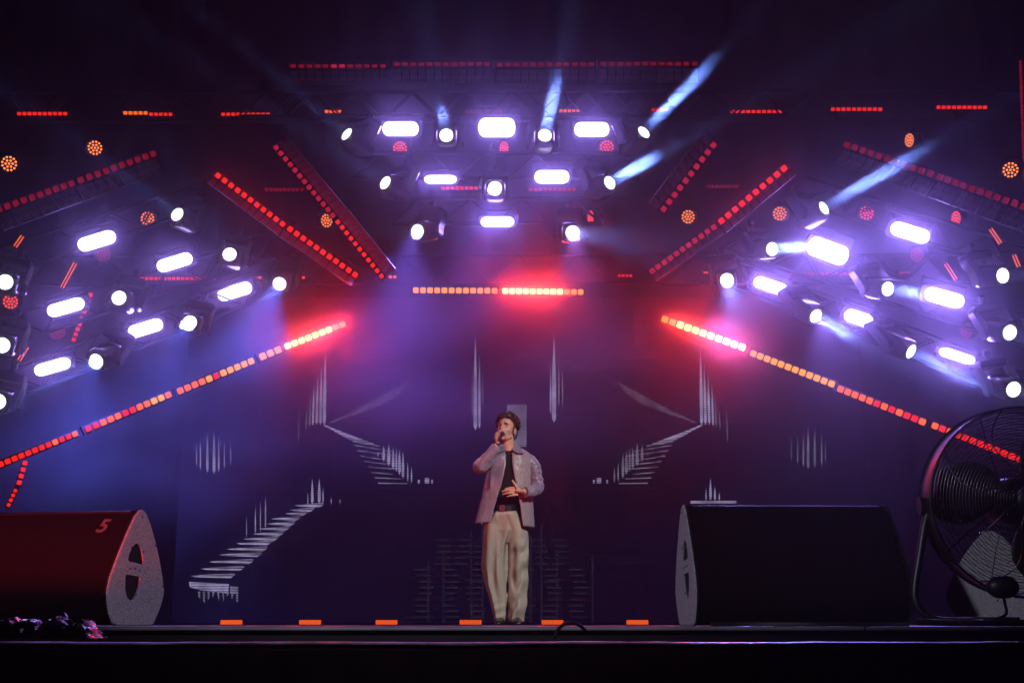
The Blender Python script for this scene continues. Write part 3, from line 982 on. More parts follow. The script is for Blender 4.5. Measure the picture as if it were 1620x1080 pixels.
# ------------------------------------------------------------------ floor LED panels
fl0 = None
for i, (x0, x1) in enumerate([(350, 382), (474, 507), (595, 628), (729, 760), (859, 889), (992, 1025)]):
    Y = 12.2
    p = at((x0 + x1) / 2, 984, Y)
    p.z = 0
    s = mpp(984, Y)
    lab = 'small orange floor light, %s in the row on the stage' % ['leftmost', 'second from left', 'third from left', 'just left of the singer', 'just right of the singer', 'rightmost'][i]
    if fl0 is None:
        fl0 = thing('floor_light', lab, 'floor light', Matrix.Translation(p), 'orange floor lights')
        b = MB(); b.box((0, 0.05, 0.0285), (0.23, 0.09, 0.053)); b.build('body', BLACKP, fl0, smooth=False)
        b = MB()
        for q in range(12):
            for r_ in range(3):
                b.box((-0.099 + q * 0.018, 0.0, 0.012 + r_ * 0.0145), (0.015, 0.012, 0.0115))
        stuff(b.build('led_grid', glow('floor_led', (1.0, 0.12, 0.02), 1.1), fl0, smooth=False))
        b = MB(); b.box((0, -0.02, 0.0012), (0.23, 0.06, 0.0024)); b.build('foot_plate', BLACK, fl0, smooth=False)
    else:
        c = copy_tree(fl0)
        c.matrix_basis = Matrix.Translation(p)
        tag(c, lab, 'floor light', 'orange floor lights')

# ------------------------------------------------------------------ stage monitors (wedges)
PROF = [(0.155, 0.425), (0.175, 0.428), (0.195, 0.420), (0.225, 0.385), (0.262, 0.325), (0.298, 0.255), (0.325, 0.190), (0.340, 0.140), (0.341, 0.115), (0.325, 0.070), (0.300, 0.025), (0.285, 0.004), (0.262, 0.0),
        (0.075, 0.0), (0.045, 0.012), (0.022, 0.045), (0.008, 0.085), (0.002, 0.125), (0.012, 0.170), (0.045, 0.245), (0.085, 0.325), (0.125, 0.395)]


PROF = [(y * 1.28, z) for y, z in PROF]


def offset(poly_, d):
    n = len(poly_)
    out = []
    for i in range(n):
        p, a, b_ = V(poly_[i]), V(poly_[i - 1]), V(poly_[(i + 1) % n])
        e = (b_ - a).normalized()
        nn = V((e.y, -e.x))
        out.append(p + nn * d)
    return out


def wedge(M, W, label, text=None, hole_sides=(1, -1)):
    t = thing('stage_monitor', label, 'stage monitor', M, 'wedge stage monitors')
    inner = offset(PROF, -0.010)
    c = offset(PROF, 0)
    area = sum(PROF[i - 1][0] * PROF[i][1] - PROF[i][0] * PROF[i - 1][1] for i in range(len(PROF)))
    sg = 1 if (V(inner[5]) - V((0.17, 0.2))).length < (V(PROF[5]) - V((0.17, 0.2))).length else -1
    inner = offset(PROF, -0.003 * sg)
    b = MB()
    b.loft([[V((x, p[0], p[1])) for p in inner] for x in (-W / 2 + 0.003, W / 2 - 0.003)])
    b.build('cabinet', GRILLEM, t, sharp=30)
    # end cheeks with two hand holes
    for s in (-1, 1):
        bm = bmesh.new()
        hol1 = [((0.15 + (y - 0.15) * 1.22) * 1.28, z) for y, z in [(0.112, 0.238), (0.118, 0.262), (0.130, 0.285), (0.145, 0.300), (0.160, 0.298), (0.174, 0.280), (0.184, 0.255), (0.188, 0.226), (0.184, 0.224), (0.118, 0.232)]]
        hol2 = [((0.14 + (y - 0.14) * 1.18) * 1.28, z) for y, z in [(0.104, 0.178), (0.110, 0.184), (0.174, 0.180), (0.178, 0.176), (0.176, 0.150), (0.165, 0.120), (0.150, 0.096), (0.135, 0.090), (0.118, 0.102), (0.106, 0.135)]]
        if not (s in hole_sides):
            hol1 = hol2 = []

        def loop(pts, x):
            vs = [bm.verts.new((x, p[0], p[1])) for p in pts]
            return vs, [bm.edges.new((vs[i - 1], vs[i])) for i in range(len(vs))]
        outer_x, edge_x, in_x = s * (W / 2 + 0.012), s * (W / 2 + 0.007), s * (W / 2 - 0.002)
        o_in = offset(PROF, -0.006 * sg)
        v0, e0 = loop([tuple(p) for p in o_in], outer_x)
        hs = [loop(h, outer_x) for h in (hol1, hol2) if h]
        ed = list(e0)
        for h in hs:
            ed += h[1]
        bmesh.ops.triangle_fill(bm, use_beauty=True, use_dissolve=False, edges=ed)
        v1, e1 = loop(PROF, edge_x)
        v2, e2 = loop(PROF, in_x)
        n = len(PROF)
        for A, B in ((v0, v1), (v1, v2)):
            for i in range(n):
                fc_ = bm.faces.new((A[i - 1], A[i], B[i], B[i - 1]))
                fc_.material_index = 1 if B is v2 else 0
        for h in hs:
            vb, eb = [], []
            vb = [bm.verts.new((s * (W / 2 + 0.002), v.co.y, v.co.z)) for v in h[0]]
            for i in range(len(vb)):
                bm.faces.new((h[0][i - 1], h[0][i], vb[i], vb[i - 1]))
        bmesh.ops.recalc_face_normals(bm, faces=bm.faces)
        me = bpy.data.meshes.new('cheek')
        bm.to_mesh(me)
        bm.free()
        me.materials.append(WEDGEM)
        me.materials.append(BLACKP)
        ck = link('cheek', me, t)
        b = MB()
        if hs:
            b.box((s * (W / 2 + 0.005), 0.186, 0.195), (0.003, 0.15, 0.23))
            b.build('hole_liner', BLACK, ck, smooth=False)
        b = MB()
        for (y, z) in ((0.172, 0.400), (0.262, 0.300), (0.326, 0.150), (0.150, 0.206), (0.119, 0.283), (0.190, 0.272), (0.104, 0.125), (0.166, 0.112), (0.122, 0.207), (0.178, 0.202)):
            b.ball((s * (W / 2 + 0.012), y * 1.28, z), (0.003, 0.0045, 0.0045), nu=8, nv=6)
        stuff(b.build('screws', BLACKP, ck))
    # top seam of the front grille
    a0, a1 = V((0.125, 0.395)), V((0.155, 0.425))
    b = MB(); b.box((0, 0.194, 0.416), (W - 0.045, 0.014, 0.012), Matrix.Rotation(R(20), 3, 'X')); b.build('grille_rail', BLACKP, t, smooth=False)
    return t


def rotM(p, yaw):
    return Matrix.Translation(p) @ Matrix.Rotation(R(yaw), 4, 'Z')


# left wedge: cheek on its right end
Yl = 4.35
q = at(160, 989, Yl); q.z = 0
wl = rotM((0, 0, 0), -11)
W1 = 0.74
off = wl @ V((W1 / 2, 0, 0))
left_w = wedge(Matrix.Translation(V((q.x - off.x, q.y - off.y, 0))) @ wl, W1, 'black wedge monitor with red-lit grille and a stencilled 5')
# right wedge: cheek on its left end
Yr = 4.15
q = at(1108, 986, Yr); q.z = 0
W2 = 0.72
wr = rotM((0, 0, 0), 1.5)
off = wr @ V((-W2 / 2, 0, 0))
right_w = wedge(Matrix.Translation(V((q.x - off.x, q.y - off.y, 0))) @ wr, W2, 'dark wedge monitor between the singer and the fan')
# third wedge, behind the fan
Y3 = 4.6
q = at(1496, 986, Y3); q.z = 0
w3 = Matrix.Rotation(R(67), 4, 'Z')
tip = at(1492, 905, 4.55) - w3 @ V((-0.21, 0.35, 0))
wedge(Matrix.Translation((tip.x, tip.y, 0)) @ w3 @ Matrix.Scale(0.8, 4), 0.5, 'grey wedge monitor half hidden behind the fan', hole_sides=())

# the stencilled figure 5 on the left grille (flat print 2 mm in front of the cloth)
tx = bpy.data.curves.new('stencil_number', 'FONT')
tx.body = '5'
tx.size = 0.085
tx.extrude = 0.0004
tx.shear = 0.18
tx.offset = 0.0022
to = bpy.data.objects.new('stencil_number', tx)
COL.objects.link(to)
dg = bpy.context.evaluated_depsgraph_get()
me = bpy.data.meshes.new_from_object(to.evaluated_get(dg))
bpy.data.objects.remove(to)
me.materials.clear()
me.materials.append(mat('stencil_paint', (0.10, 0.085, 0.085), 0.7, noise_scale=60, noise_amt=0.3))
num = link('stencil_number', me, left_w)
ga, gb = V((0, 0.0576, 0.245)), V((0, 0.160, 0.395))
gd = (gb - ga).normalized()
gn = V((0, -gd.z, gd.y))
MM = Matrix((V((1, 0, 0)), gd, V((1, 0, 0)).cross(gd))).transposed().to_4x4()
ctr = ga + (gb - ga) * 0.63
MM.translation = V((W1 / 2 - 0.125, ctr.y, ctr.z)) + gn * (-0.0008)
num.matrix_basis = MM

# ------------------------------------------------------------------ drum fan
FY = 3.55
fc = at(1624, 793, FY)
FR = 149 * mpp(793, FY)
Mf = Matrix.Translation(fc) @ Matrix.Rotation(R(-3), 4, 'Z') @ Matrix.Rotation(R(5), 4, 'X')
fan = thing('drum_fan', 'large black floor fan with round wire grille on a tube stand', 'fan', Mf)
FBLK = mat('fan_black', (0.014, 0.013, 0.015), 0.42, noise_scale=20, noise_amt=0.3)
WIRE = mat('fan_wire', (0.22, 0.21, 0.23), 0.25, 0.9)


def circ(r, y, n=72, a0=0):
    return [V((r * math.cos(a0 + 2 * math.pi * k / n), y, r * math.sin(a0 + 2 * math.pi * k / n))) for k in range(n)]


def ring_mesh(name, r, y, rr, material, parent, n=72, seg=6):
    vs, fs = [], []
    for k in range(n):
        a = 2 * math.pi * k / n
        for j in range(seg):
            c_ = 2 * math.pi * j / seg
            q_ = r + rr * math.cos(c_)
            vs.append((q_ * math.cos(a), y + rr * math.sin(c_), q_ * math.sin(a)))
    for k in range(n):
        for j in range(seg):
            fs.append((k * seg + j, k * seg + (j + 1) % seg, ((k + 1) % n) * seg + (j + 1) % seg, ((k + 1) % n) * seg + j))
    return mesh(name, vs, fs, material, parent, True)


b = MB()
rings = [circ(r, y) for r, y in ((FR - .004, 0.0), (FR, -0.004), (FR + .004, 0.0), (FR + .003, 0.012), (FR, 0.02), (FR, 0.095), (FR + .006, 0.105), (FR, 0.112), (FR - .006, 0.105), (FR - .004, 0.095), (FR - .004, 0.02), (FR - .004, 0.0))]
b.loft(rings, cap=False)
b.build('drum', FBLK, fan)
nr = 26
for i in range(nr):
    r = 0.055 + (FR - 0.062) * i / (nr - 1)
    y = -0.045 * (1 - (r / FR) ** 2) - 0.002
    ring_mesh('grille_ring', r, y, 0.0009, WIRE, fan)
for k in range(8):
    a = 2 * math.pi * k / 8 + 0.2
    pts = []
    for i in range(13):
        u = i / 12
        r = 0.05 + (FR - 0.05) * u
        aa = a + 0.35 * math.sin(u * math.pi)
        pts.append((r * math.cos(aa), -0.045 * (1 - (r / FR) ** 2) - 0.0045, r * math.sin(aa)))
    b = MB(); b.tube(pts, 0.0018, 6); b.build('grille_spoke', WIRE, fan)
b = MB()
for i in range(15):
    r = 0.05 + (FR - 0.056) * i / 14
    y = 0.11 + 0.05 * (1 - (r / FR) ** 2)
    n0 = len(b.v)
    pts = circ(r, y, 60)
    b.tube(pts + [pts[0]], 0.0008, 5, cap=False)
for k in range(10):
    a = 2 * math.pi * k / 10
    b.tube([(0.05 * math.cos(a), 0.16, 0.05 * math.sin(a)), (FR * .6 * math.cos(a), 0.145, FR * .6 * math.sin(a)), (FR * math.cos(a), 0.108, FR * math.sin(a))], 0.0017, 5)
stuff(b.build('rear_grille', WIRE, fan))
b = MB()
rings = [circ(r, y, 28) for r, y in ((0.010, -0.066), (0.036, -0.064), (0.046, -0.056), (0.048, -0.044), (0.042, -0.038))]
b.loft(rings); b.build('hub_cap', FBLK, fan)
b = MB()
rings = [circ(r, y, 28) for r, y in ((0.03, 0.03), (0.06, 0.035), (0.072, 0.06), (0.072, 0.19), (0.06, 0.23), (0.02, 0.235))]
b.loft(rings); b.build('motor', FBLK, fan)
for k in range(3):
    a0 = 2 * math.pi * k / 3 + 0.75
    vs, fs = [], []
    for i in range(9):
        u = i / 8
        r = 0.05 + (FR * 0.90 - 0.05) * u
        wv = 0.32 + 0.36 * math.sin(math.pi * min(1, u * 0.9 + 0.1)) * (1 if u < 1 else .7)
        for j in range(9):
            v = j / 8 - 0.5
            a = a0 + v * 2 * wv * 0.9 + 0.18 * u
            vs.append((r * math.cos(a), 0.055 + v * 0.06 * (1 - 0.35 * u), r * math.sin(a)))
    for i in range(8):
        for j in range(8):
            fs.append((i * 9 + j, i * 9 + j + 1, (i + 1) * 9 + j + 1, (i + 1) * 9 + j))
    bl = mesh('blade', vs, fs, mat('fan_blade', (0.045, 0.045, 0.055), 0.38, 0.3), fan, True)
    bl.modifiers.new('thick', 'SOLIDIFY').thickness = 0.004
Mi = Mf.inverted()
yd = 0.075


def FP(px, py, dy=yd):
    return Mi @ at(px, py, FY + dy)


fz = at(1460, 978, FY + yd)


def floorz(p, z=0.016):
    q_ = Mf @ p
    q_.z = z
    return Mi @ q_


for s in (1, -1):
    def mirror(p):
        q_ = p.copy()
        q_.x = s * abs(q_.x) * (-1)
        return q_
    pts = [FP(1473, 797), FP(1463, 830), FP(1455, 880), FP(1448, 925), FP(1449, 950), FP(1462, 970), floorz(FP(1490, 978)), floorz(FP(1560, 978)), floorz(FP(1612, 978))]
    pts = [mirror(p) for p in pts]
    b = MB(); b.tube(curve_pts(pts, 5), 0.0115, 12); b.build('stand_tube', FBLK, fan)
    kp = mirror(FP(1470, 800))
    b = MB()
    b.rbox(kp + V((0.012 * s, 0, 0)), (0.055, 0.05, 0.05), 0.012)
    b.tube([kp + V((0.03 * s, 0, 0)), kp + V((-0.03 * s, 0, 0.0))], [0.02, 0.028], 10)
    b.tube([kp + V((0.02 * s, -0.03, 0)), kp + V((0.075 * s, -0.03, -0.012))], 0.009, 8)
    b.build('pivot_bracket', FBLK, fan)
pts = [floorz(FP(1448, 976, -0.10), 0.012), floorz(FP(1500, 976, -0.10), 0.010), floorz(FP(1560, 978, -0.11), 0.010), floorz(FP(1660, 978, -0.11), 0.010)]
b = MB(); b.tube(curve_pts(pts, 5), 0.009, 10); b.build('foot_bar', FBLK, fan)
b = MB(); b.ball(FP(1586, 928, -0.02), (0.048, 0.028, 0.034)); b.build('control_box', FBLK, fan)
pts = [FP(1586, 940, -0.02), FP(1590, 955, 0), floorz(FP(1588, 970, -.03), 0.03), floorz(FP(1540, 980, -0.06), 0.008), floorz(FP(1480, 978, -.08), 0.008)]
b = MB(); b.tube(curve_pts(pts, 6), 0.0045, 8); b.build('power_cord', FBLK, fan)

# ------------------------------------------------------------------ crumpled film, cables on the stage edge
pl = []
NX, NZ = 44, 12
A, B_ = at(-30, 1004, 2.96), at(152, 1004, 2.96)
for j in range(NZ + 1):
    for i in range(NX + 1):
        u, v = i / NX, j / NZ
        x = A.x + (B_.x - A.x) * u
        hh = 0.052 * (0.75 + 0.35 * noise.noise(V((u * 7, 1, 2))) + 0.25 * noise.noise(V((u * 19, 5, 2)))) * min(1, (1 - u) * 9, u * 9 + .6)
        a = math.pi * v
        r0 = 1 + 0.22 * noise.noise(V((u * 22, v * 5, 7))) + 0.16 * noise.noise(V((u * 50, v * 9, 1)))
        pl.append((x + 0.008 * noise.noise(V((u * 30, v * 7, 3))), 2.98 - 0.07 * math.cos(a) * r0, -0.026 + hh * math.sin(a) * r0 * 1.05))
fs = [(j * (NX + 1) + i, j * (NX + 1) + i + 1, (j + 1) * (NX + 1) + i + 1, (j + 1) * (NX + 1) + i) for j in range(NZ) for i in range(NX)]
o = mesh('plastic_cover', pl, fs, mat('shiny_black_film', (0.012, 0.011, 0.013), 0.22, bump=0.15, bump_scale=30, spec=0.6), None, False)
tag(o, 'crumpled shiny black plastic sheet bunched on the stage lip by the speaker', 'plastic sheet')
b = MB()
b.tube(curve_pts([at(878, 1008, 2.95), at(881, 998, 2.96), at(892, 987, 2.97), at(905, 985, 2.98), at(916, 988, 3.0), at(926, 996, 3.05)], 7), 0.0042, 8)
o = b.build('cable', mat('black_rubber', (0.02, 0.018, 0.02), 0.45))
tag(o, 'thin black cable arching over the stage edge before the singer', 'cable')
b = MB()
pa = [V((at(1130 + 40 * k, 984, 3.5).x, 3.55 + 0.03 * math.sin(k * 1.1), 0.006)) for k in range(9)]
b.tube(curve_pts(pa, 5), 0.006, 8)
o = b.build('cable', MATS['black_rubber'])
tag(o, 'black cable lying along the floor before the dark wedge monitor', 'cable')

# ------------------------------------------------------------------ the singer
PY = 10.4


def Q(px, py, dy=0.0):
    return at(px, py, PY + dy)


S = mpp(800, PY)
person = thing('person', 'man singing in purple satin jacket and pale wide trousers, microphone at his mouth', 'person', Matrix.Translation(Q(806, 987) * V((1, 1, 0)) if False else Matrix.Translation(V((Q(806, 987).x, PY, 0))).translation))
PO = person.matrix_basis.translation.copy()
SKIN = mat('skin', (0.52, 0.31, 0.23), 0.45, noise_scale=25, noise_amt=0.10)


def L(p):
    return V(p) - PO


def LQ(px, py, dy=0.0):
    return L(Q(px, py, dy))


# head, in its own frame: x image right, -y to the camera, z up
HC = LQ(800.5, 679, -0.015)
HR = Matrix.Rotation(R(-20), 3, 'Z') @ Matrix.Rotation(R(-7), 3, 'X') @ Matrix.Rotation(R(4), 3, 'Y')


def hp(x, y, z):
    return HC + HR @ V((x, y, z))


bm_ = MB()
bm_.ball(hp(0, 0.018, 0.035), (0.076, 0.094, 0.088), HR)
bm_.ball(hp(0, -0.022, -0.02), (0.066, 0.070, 0.082), HR)
bm_.ball(hp(0, -0.042, -0.065), (0.050, 0.048, 0.050), HR)
bm_.ball(hp(0, -0.072, -0.098), (0.020, 0.018, 0.016), HR)
for s in (-1, 1):
    bm_.ball(hp(s * 0.038, -0.055, -0.020), (0.024, 0.020, 0.020), HR)
    bm_.ball(hp(s * 0.030, -0.079, 0.030), (0.030, 0.012, 0.008), HR)
    bm_.ball(hp(s * 0.079, 0.015, -0.012), (0.010, 0.020, 0.032), HR)
    bm_.tube([hp(s * 0.050, 0.0, -0.06), hp(s * 0.022, -0.06, -0.097)], [0.026, 0.018], 8)
bm_.tube([hp(0, -0.086, 0.026), hp(0, -0.104, -0.004), hp(0, -0.112, -0.028)], [0.0095, 0.011, 0.014], 8)
for s in (-1, 1):
    bm_.ball(hp(s * 0.012, -0.096, -0.031), 0.010, HR)
bm_.ball(hp(0, -0.090, -0.055), (0.024, 0.010, 0.007), HR)
bm_.ball(hp(0, -0.087, -0.070), (0.022, 0.010, 0.008), HR)
# neck, torso, arms and legs inside the clothes
bm_.tube([hp(0, 0.02, -0.03), LQ(803.5, 706, 0.005), LQ(806, 720, 0.02)], [0.060, 0.056, 0.066], 14)
bm_.tube([LQ(806, 716, 0.02), LQ(807, 735, 0.0), LQ(803, 800, 0.0), LQ(802, 830, 0)], [0.05, 0.07, 0.07, 0.08], 16, flat=0.7)
bm_.tube([LQ(780, 722, 0.02), LQ(806, 718, 0.02), LQ(836, 724, 0.02)], [0.045, 0.05, 0.045], 10)
SH1, EL1, WR1 = LQ(779, 722, 0.01), LQ(757, 741, -0.17), LQ(786, 704, -0.225)
SH2, EL2, WR2 = LQ(838, 724, 0.02), LQ(850, 770, -0.02), LQ(827, 778, -0.185)
bm_.tube([SH1, EL1], [0.047, 0.040], 10)
bm_.tube([EL1, WR1], [0.040, 0.026], 10)
bm_.tube([SH2, EL2], [0.047, 0.040], 10)
bm_.tube([EL2, WR2], [0.040, 0.027], 10)
for (x0, x1, x2) in ((790, 784, 791), (819, 821, 817)):
    bm_.tube([LQ(x0, 830), LQ(x1, 895), LQ(x2, 978)], [0.058, 0.046, 0.033], 12)
    bm_.tube([LQ(x2, 972, 0.0), LQ(x2, 984, -0.03)], [0.036, 0.034], 10)
# hand round the microphone
MIC0, MIC1 = hp(0.004, -0.100, -0.058), LQ(795.3, 686.5, -0.30)
MD = (MIC1 - MIC0).normalized()
MXv = MD.cross(V((0, 0, 1))).normalized()      # towards image side
if MXv.x < 0:
    MXv = -MXv
MZv = MXv.cross(MD)
if MZv.z < 0:
    MZv = -MZv


def mc(dist, ang, r):
    return MIC0 + MD * dist + (MXv * math.cos(R(ang)) + MZv * math.sin(R(ang))) * r


WRh = LQ(787.5, 702, -0.225)
palm = [WRh, mc(0.115, 215, 0.062), mc(0.115, 190, 0.040), mc(0.115, 165, 0.034)]
bm_.tube(palm, [0.026, 0.034, 0.037, 0.030], 10, flat=0.7)
for k in range(4):
    dd = 0.080 + k * 0.0215
    rr_ = (0.0092, 0.0098, 0.0095, 0.0082)[k]
    R0 = 0.0145 + rr_
    ang = [(175, R0 + .010), (135, R0 + .009), (95, R0 + .006), (55, R0 + .002), (15, R0), (-25, R0), (-55, R0)][: (7 if k < 3 else 6)]
    bm_.tube([mc(dd, a, r) for a, r in ang], [rr_ * 1.1] * 2 + [rr_] * (len(ang) - 3) + [rr_ * 0.82], 8)
bm_.tube([mc(0.11, 215, 0.050), mc(0.085, 240, 0.034), mc(0.065, 268, 0.026), mc(0.050, 292, 0.025)], [0.016, 0.0125, 0.0108, 0.0088], 8)
# open hand on the belly: palm to the body, fingers towards image left, thumb up
hb = -0.205
bm_.tube([WR2, LQ(823, 777, hb), LQ(816, 776.5, hb)], [0.027, 0.036, 0.037], 10, flat=0.5)
for (xa, ya, xm, ym, xt, yt, rr_) in ((815, 771.0, 806, 771.3, 798.5, 773.0, .0092), (815, 775.0, 804, 775.3, 793.5, 777.0, .0096), (815.5, 779.0, 804, 779.8, 794.5, 781.5, .0093), (817, 782.5, 808, 783.8, 801, 785.3, .0082)):
    bm_.tube([LQ(xa + 3, ya, hb), LQ(xa - 1, ya, hb - .004), LQ(xm, ym, hb - .008), LQ(xt, yt, hb + .006)], [rr_ * 1.15, rr_ * 1.05, rr_, rr_ * .8], 8)
bm_.tube([LQ(822, 775, hb - .004), LQ(817.5, 770, hb - .016), LQ(813.5, 764, hb - .018), LQ(810, 758.8, hb - .012)], [0.017, 0.0135, 0.0112, 0.0085], 8)
raw = bm_.build('body', SKIN, None)
rm = raw.modifiers.new('remesh', 'REMESH')
rm.mode = 'VOXEL'
rm.voxel_size = 0.0042
sm = raw.modifiers.new('smooth', 'SMOOTH')
sm.factor = 0.5
sm.iterations = 5
dg = bpy.context.evaluated_depsgraph_get()
bme = bpy.data.meshes.new_from_object(raw.evaluated_get(dg))
bpy.data.objects.remove(raw)
HRi = HR.inverted()
for v in bme.vertices:                       # press in the eye sockets, temples and the crease of the mouth
    l = HRi @ (v.co - HC)
    if abs(l.x) < 0.09 and -0.14 < l.y < 0 and -0.12 < l.z < 0.1:
        dn = V((0, 0, 0))
        for s in (-1, 1):
            g = math.exp(-(((l.x - s * 0.031) / 0.017) ** 2 + ((l.z - 0.010) / 0.011) ** 2))
            dn.y += 0.012 * g
            g = math.exp(-(((l.x - s * 0.031) / 0.013) ** 2 + ((l.z - 0.007) / 0.006) ** 2))
            dn.y -= 0.004 * g
        g = math.exp(-((l.x / 0.022) ** 2 + ((l.z + 0.0625) / 0.003) ** 2))
        dn.y += 0.006 * g
        v.co = HC + HR @ (l + dn)
for p in bme.polygons:
    p.use_smooth = True
bme.materials.clear()
bme.materials.append(SKIN)
body = link('body', bme, person)
bme.name = 'body'
# brows, lashes, hair
HAIRM = mat('dark_brown_hair', (0.030, 0.017, 0.012), 0.42, noise_scale=60, noise_amt=0.4)
for s in (-1, 1):
    b = MB()
    b.tube([hp(s * 0.012, -0.097, 0.028), hp(s * 0.030, -0.097, 0.036), hp(s * 0.052, -0.080, 0.030)], [0.0022, 0.0036, 0.0016], 6)
    b.build('eyebrow', HAIRM, person)
    b = MB()
    b.tube([hp(s * 0.017, -0.0835, 0.004), hp(s * 0.031, -0.0855, 0.001), hp(s * 0.046, -0.074, 0.004)], [0.0014, 0.0020, 0.0012], 6)
    b.build('eyelash', HAIRM, person)
hb_ = MB()
hb_.ball(hp(0, 0.034, 0.062), (0.084, 0.094, 0.082), HR, 18, 11)
rnd = random.Random(4)
for k in range(430):
    th = rnd.uniform(0, 2 * math.pi)
    ph = math.acos(rnd.uniform(-0.30, 1))
    n_ = V((math.sin(ph) * math.cos(th), math.sin(ph) * math.sin(th), math.cos(ph)))
    if n_.y < -0.34 and n_.z < 0.36:
        continue
    if n_.z < -0.12 and n_.y < 0.0:
        continue
    p = V((0.084 * n_.x, 0.032 + 0.092 * n_.y, 0.060 + 0.080 * n_.z))
    r = rnd.uniform(0.010, 0.019)
    ax = V((rnd.gauss(0, 1), rnd.gauss(0, 1), rnd.gauss(0, 1))).normalized()
    u = ax.orthogonal().normalized()
    v_ = ax.cross(u)
    pts = []
    a0 = rnd.uniform(0, 6.28)
    for i in range(8):
        a = a0 + i / 7 * rnd.uniform(4.2, 5.6)
        pts.append(hp(*(p + n_ * 0.013 + (u * math.cos(a) + v_ * math.sin(a)) * r + ax * (i / 7 - .5) * 0.012)))
    hb_.tube(pts, [0.0025] + [0.0052] * 6 + [0.002], 5)
hb_.tube([hp(0.076, -0.004, 0.03), hp(0.077, -0.006, 0.0), hp(0.071, -0.014, -0.03)], [0.009, 0.006, 0.002], 6)
hb_.tube([hp(-0.080, 0.006, 0.03), hp(-0.080, 0.0, -0.01)], [0.011, 0.006], 6)
hb_.tube([hp(0.05, 0.09, 0.02), hp(0.055, 0.075, -0.05), hp(0.05, 0.07, -0.075)], [0.03, 0.024, 0.012], 8)
hb_.tube([hp(-0.05, 0.09, 0.02), hp(-0.055, 0.075, -0.05)], [0.03, 0.02], 8)
hair = hb_.build('hair', HAIRM, person)
# light beard shadow is skipped; the jaw keeps plain skin

# microphone (held: a thing of its own)
mic = thing('microphone', 'black handheld microphone in the singing man\'s raised hand', 'microphone', Matrix.Translation(PO + MIC0))
b = MB(); b.tube([MD * 0.045, MD * 0.055, MD * 0.10, MD * 0.20, MD * 0.212], [0.019, 0.0175, 0.0145, 0.0125, 0.009], 16); b.build('handle', BLACKP, mic)
b = MB(); b.tube([MD * -0.004, MD * 0.004, MD * 0.020, MD * 0.040, MD * 0.046], [0.010, 0.020, 0.0245, 0.022, 0.019], 16); b.build('mesh_head', mat('mic_mesh', (0.08, 0.08, 0.085), 0.35, 0.8, bump=0.6, bump_scale=700), mic)

def folds(m, scale, amount, dist, squash):
    """soft cloth creases: ridged noise stretched along the cloth's hang, added to the material's normal"""
    nt = m.node_tree
    bs = nt.nodes['Principled BSDF']
    tc = nt.nodes.new('ShaderNodeTexCoord')
    mp = nt.nodes.new('ShaderNodeMapping')
    mp.inputs['Scale'].default_value = squash
    mp.inputs['Rotation'].default_value = (0, R(14), 0)
    nt.links.new(tc.outputs['Object'], mp.inputs['Vector'])
    n = nt.nodes.new('ShaderNodeTexNoise')
    n.noise_type = 'RIDGED_MULTIFRACTAL'
    n.inputs['Scale'].default_value = scale
    n.inputs['Detail'].default_value = 1.5
    n.inputs['Distortion'].default_value = 0.8
    nt.links.new(mp.outputs[0], n.inputs['Vector'])
    bp = nt.nodes.new('ShaderNodeBump')
    bp.inputs['Strength'].default_value = amount
    bp.inputs['Distance'].default_value = dist
    nt.links.new(n.outputs['Fac'], bp.inputs['Height'])
    old = bs.inputs['Normal'].links
    if old:
        nt.links.new(old[0].from_socket, bp.inputs['Normal'])
    nt.links.new(bp.outputs[0], bs.inputs['Normal'])


# --- trousers: one leg each lofted from the outline in the photo
TROU = mat('pale_grey_trousers', (0.37, 0.325, 0.275), 0.65, noise_scale=14, noise_amt=0.06, bump=0.10, bump_scale=60)
folds(TROU, 3.2, 1.0, 0.09, (2.2, 1.4, 0.55))
HIP = [(806, 780, 818.5), (814, 774, 822), (822, 767, 826), (832, 765, 832), (842, 767, 833), (850, 776, 826), (858, 788, 815)]
LEGL = [(812, 776, 811), (820, 769, 809), (830, 765.5, 806), (842, 764, 804.5), (862, 763, 803), (893, 761, 802), (920, 766, 801), (950, 775, 801), (968, 779, 800), (981, 782, 799.5)]
LEGR = [(812, 793, 821), (820, 795, 825.5), (830, 798, 831), (842, 801, 835.5), (862, 804.5, 837), (893, 804, 836.5), (920, 803.5, 835), (950, 804, 832.5), (968, 804.5, 830), (983, 805, 828.5)]
NSEG = 40


def section(y, xl, xr, depth, fold=0.0, seed=0, dy=0.0, e=0.85):
    out = []
    cx_, a_ = (xl + xr) / 2, (xr - xl) / 2
    for j in range(NSEG):
        t_ = 2 * math.pi * j / NSEG
        c_, s_ = math.cos(t_), math.sin(t_)
        k = 1.0
        if fold:
            k += fold * noise.noise(V((c_ * 1.5 + seed, s_ * 1.5, y * 0.013 + seed)))
            if seed == 11:      # long vertical creases
                k += fold * (0.30 * math.cos(3 * t_ + 0.6 + 0.006 * (y - 850)) + 0.22 * math.cos(7 * t_ + 1.9 + 0.012 * (y - 850)))
                k += fold * 0.5 * max(0, (y - 945) / 38) * math.sin(y * 0.42 + 2 * c_)
            if seed == 23:      # slanting wrinkles down the loose leg
                w_ = noise.noise(V((c_ * 1.2, s_, y * 0.02)))
                k += fold * 0.34 * math.sin(y * 0.17 + 2.6 * c_ + 3.2 * w_) * min(1, max(0, (y - 845) / 25))
                k += fold * 0.22 * math.cos(5 * t_ + 0.015 * y)
        sx_ = math.copysign(abs(c_) ** e, c_)
        sy_ = math.copysign(abs(s_) ** e, s_)
        out.append(LQ(cx_ + a_ * sx_ * (1 + (k - 1) * 0.35), y, dy + depth * sy_ * k))
    return out


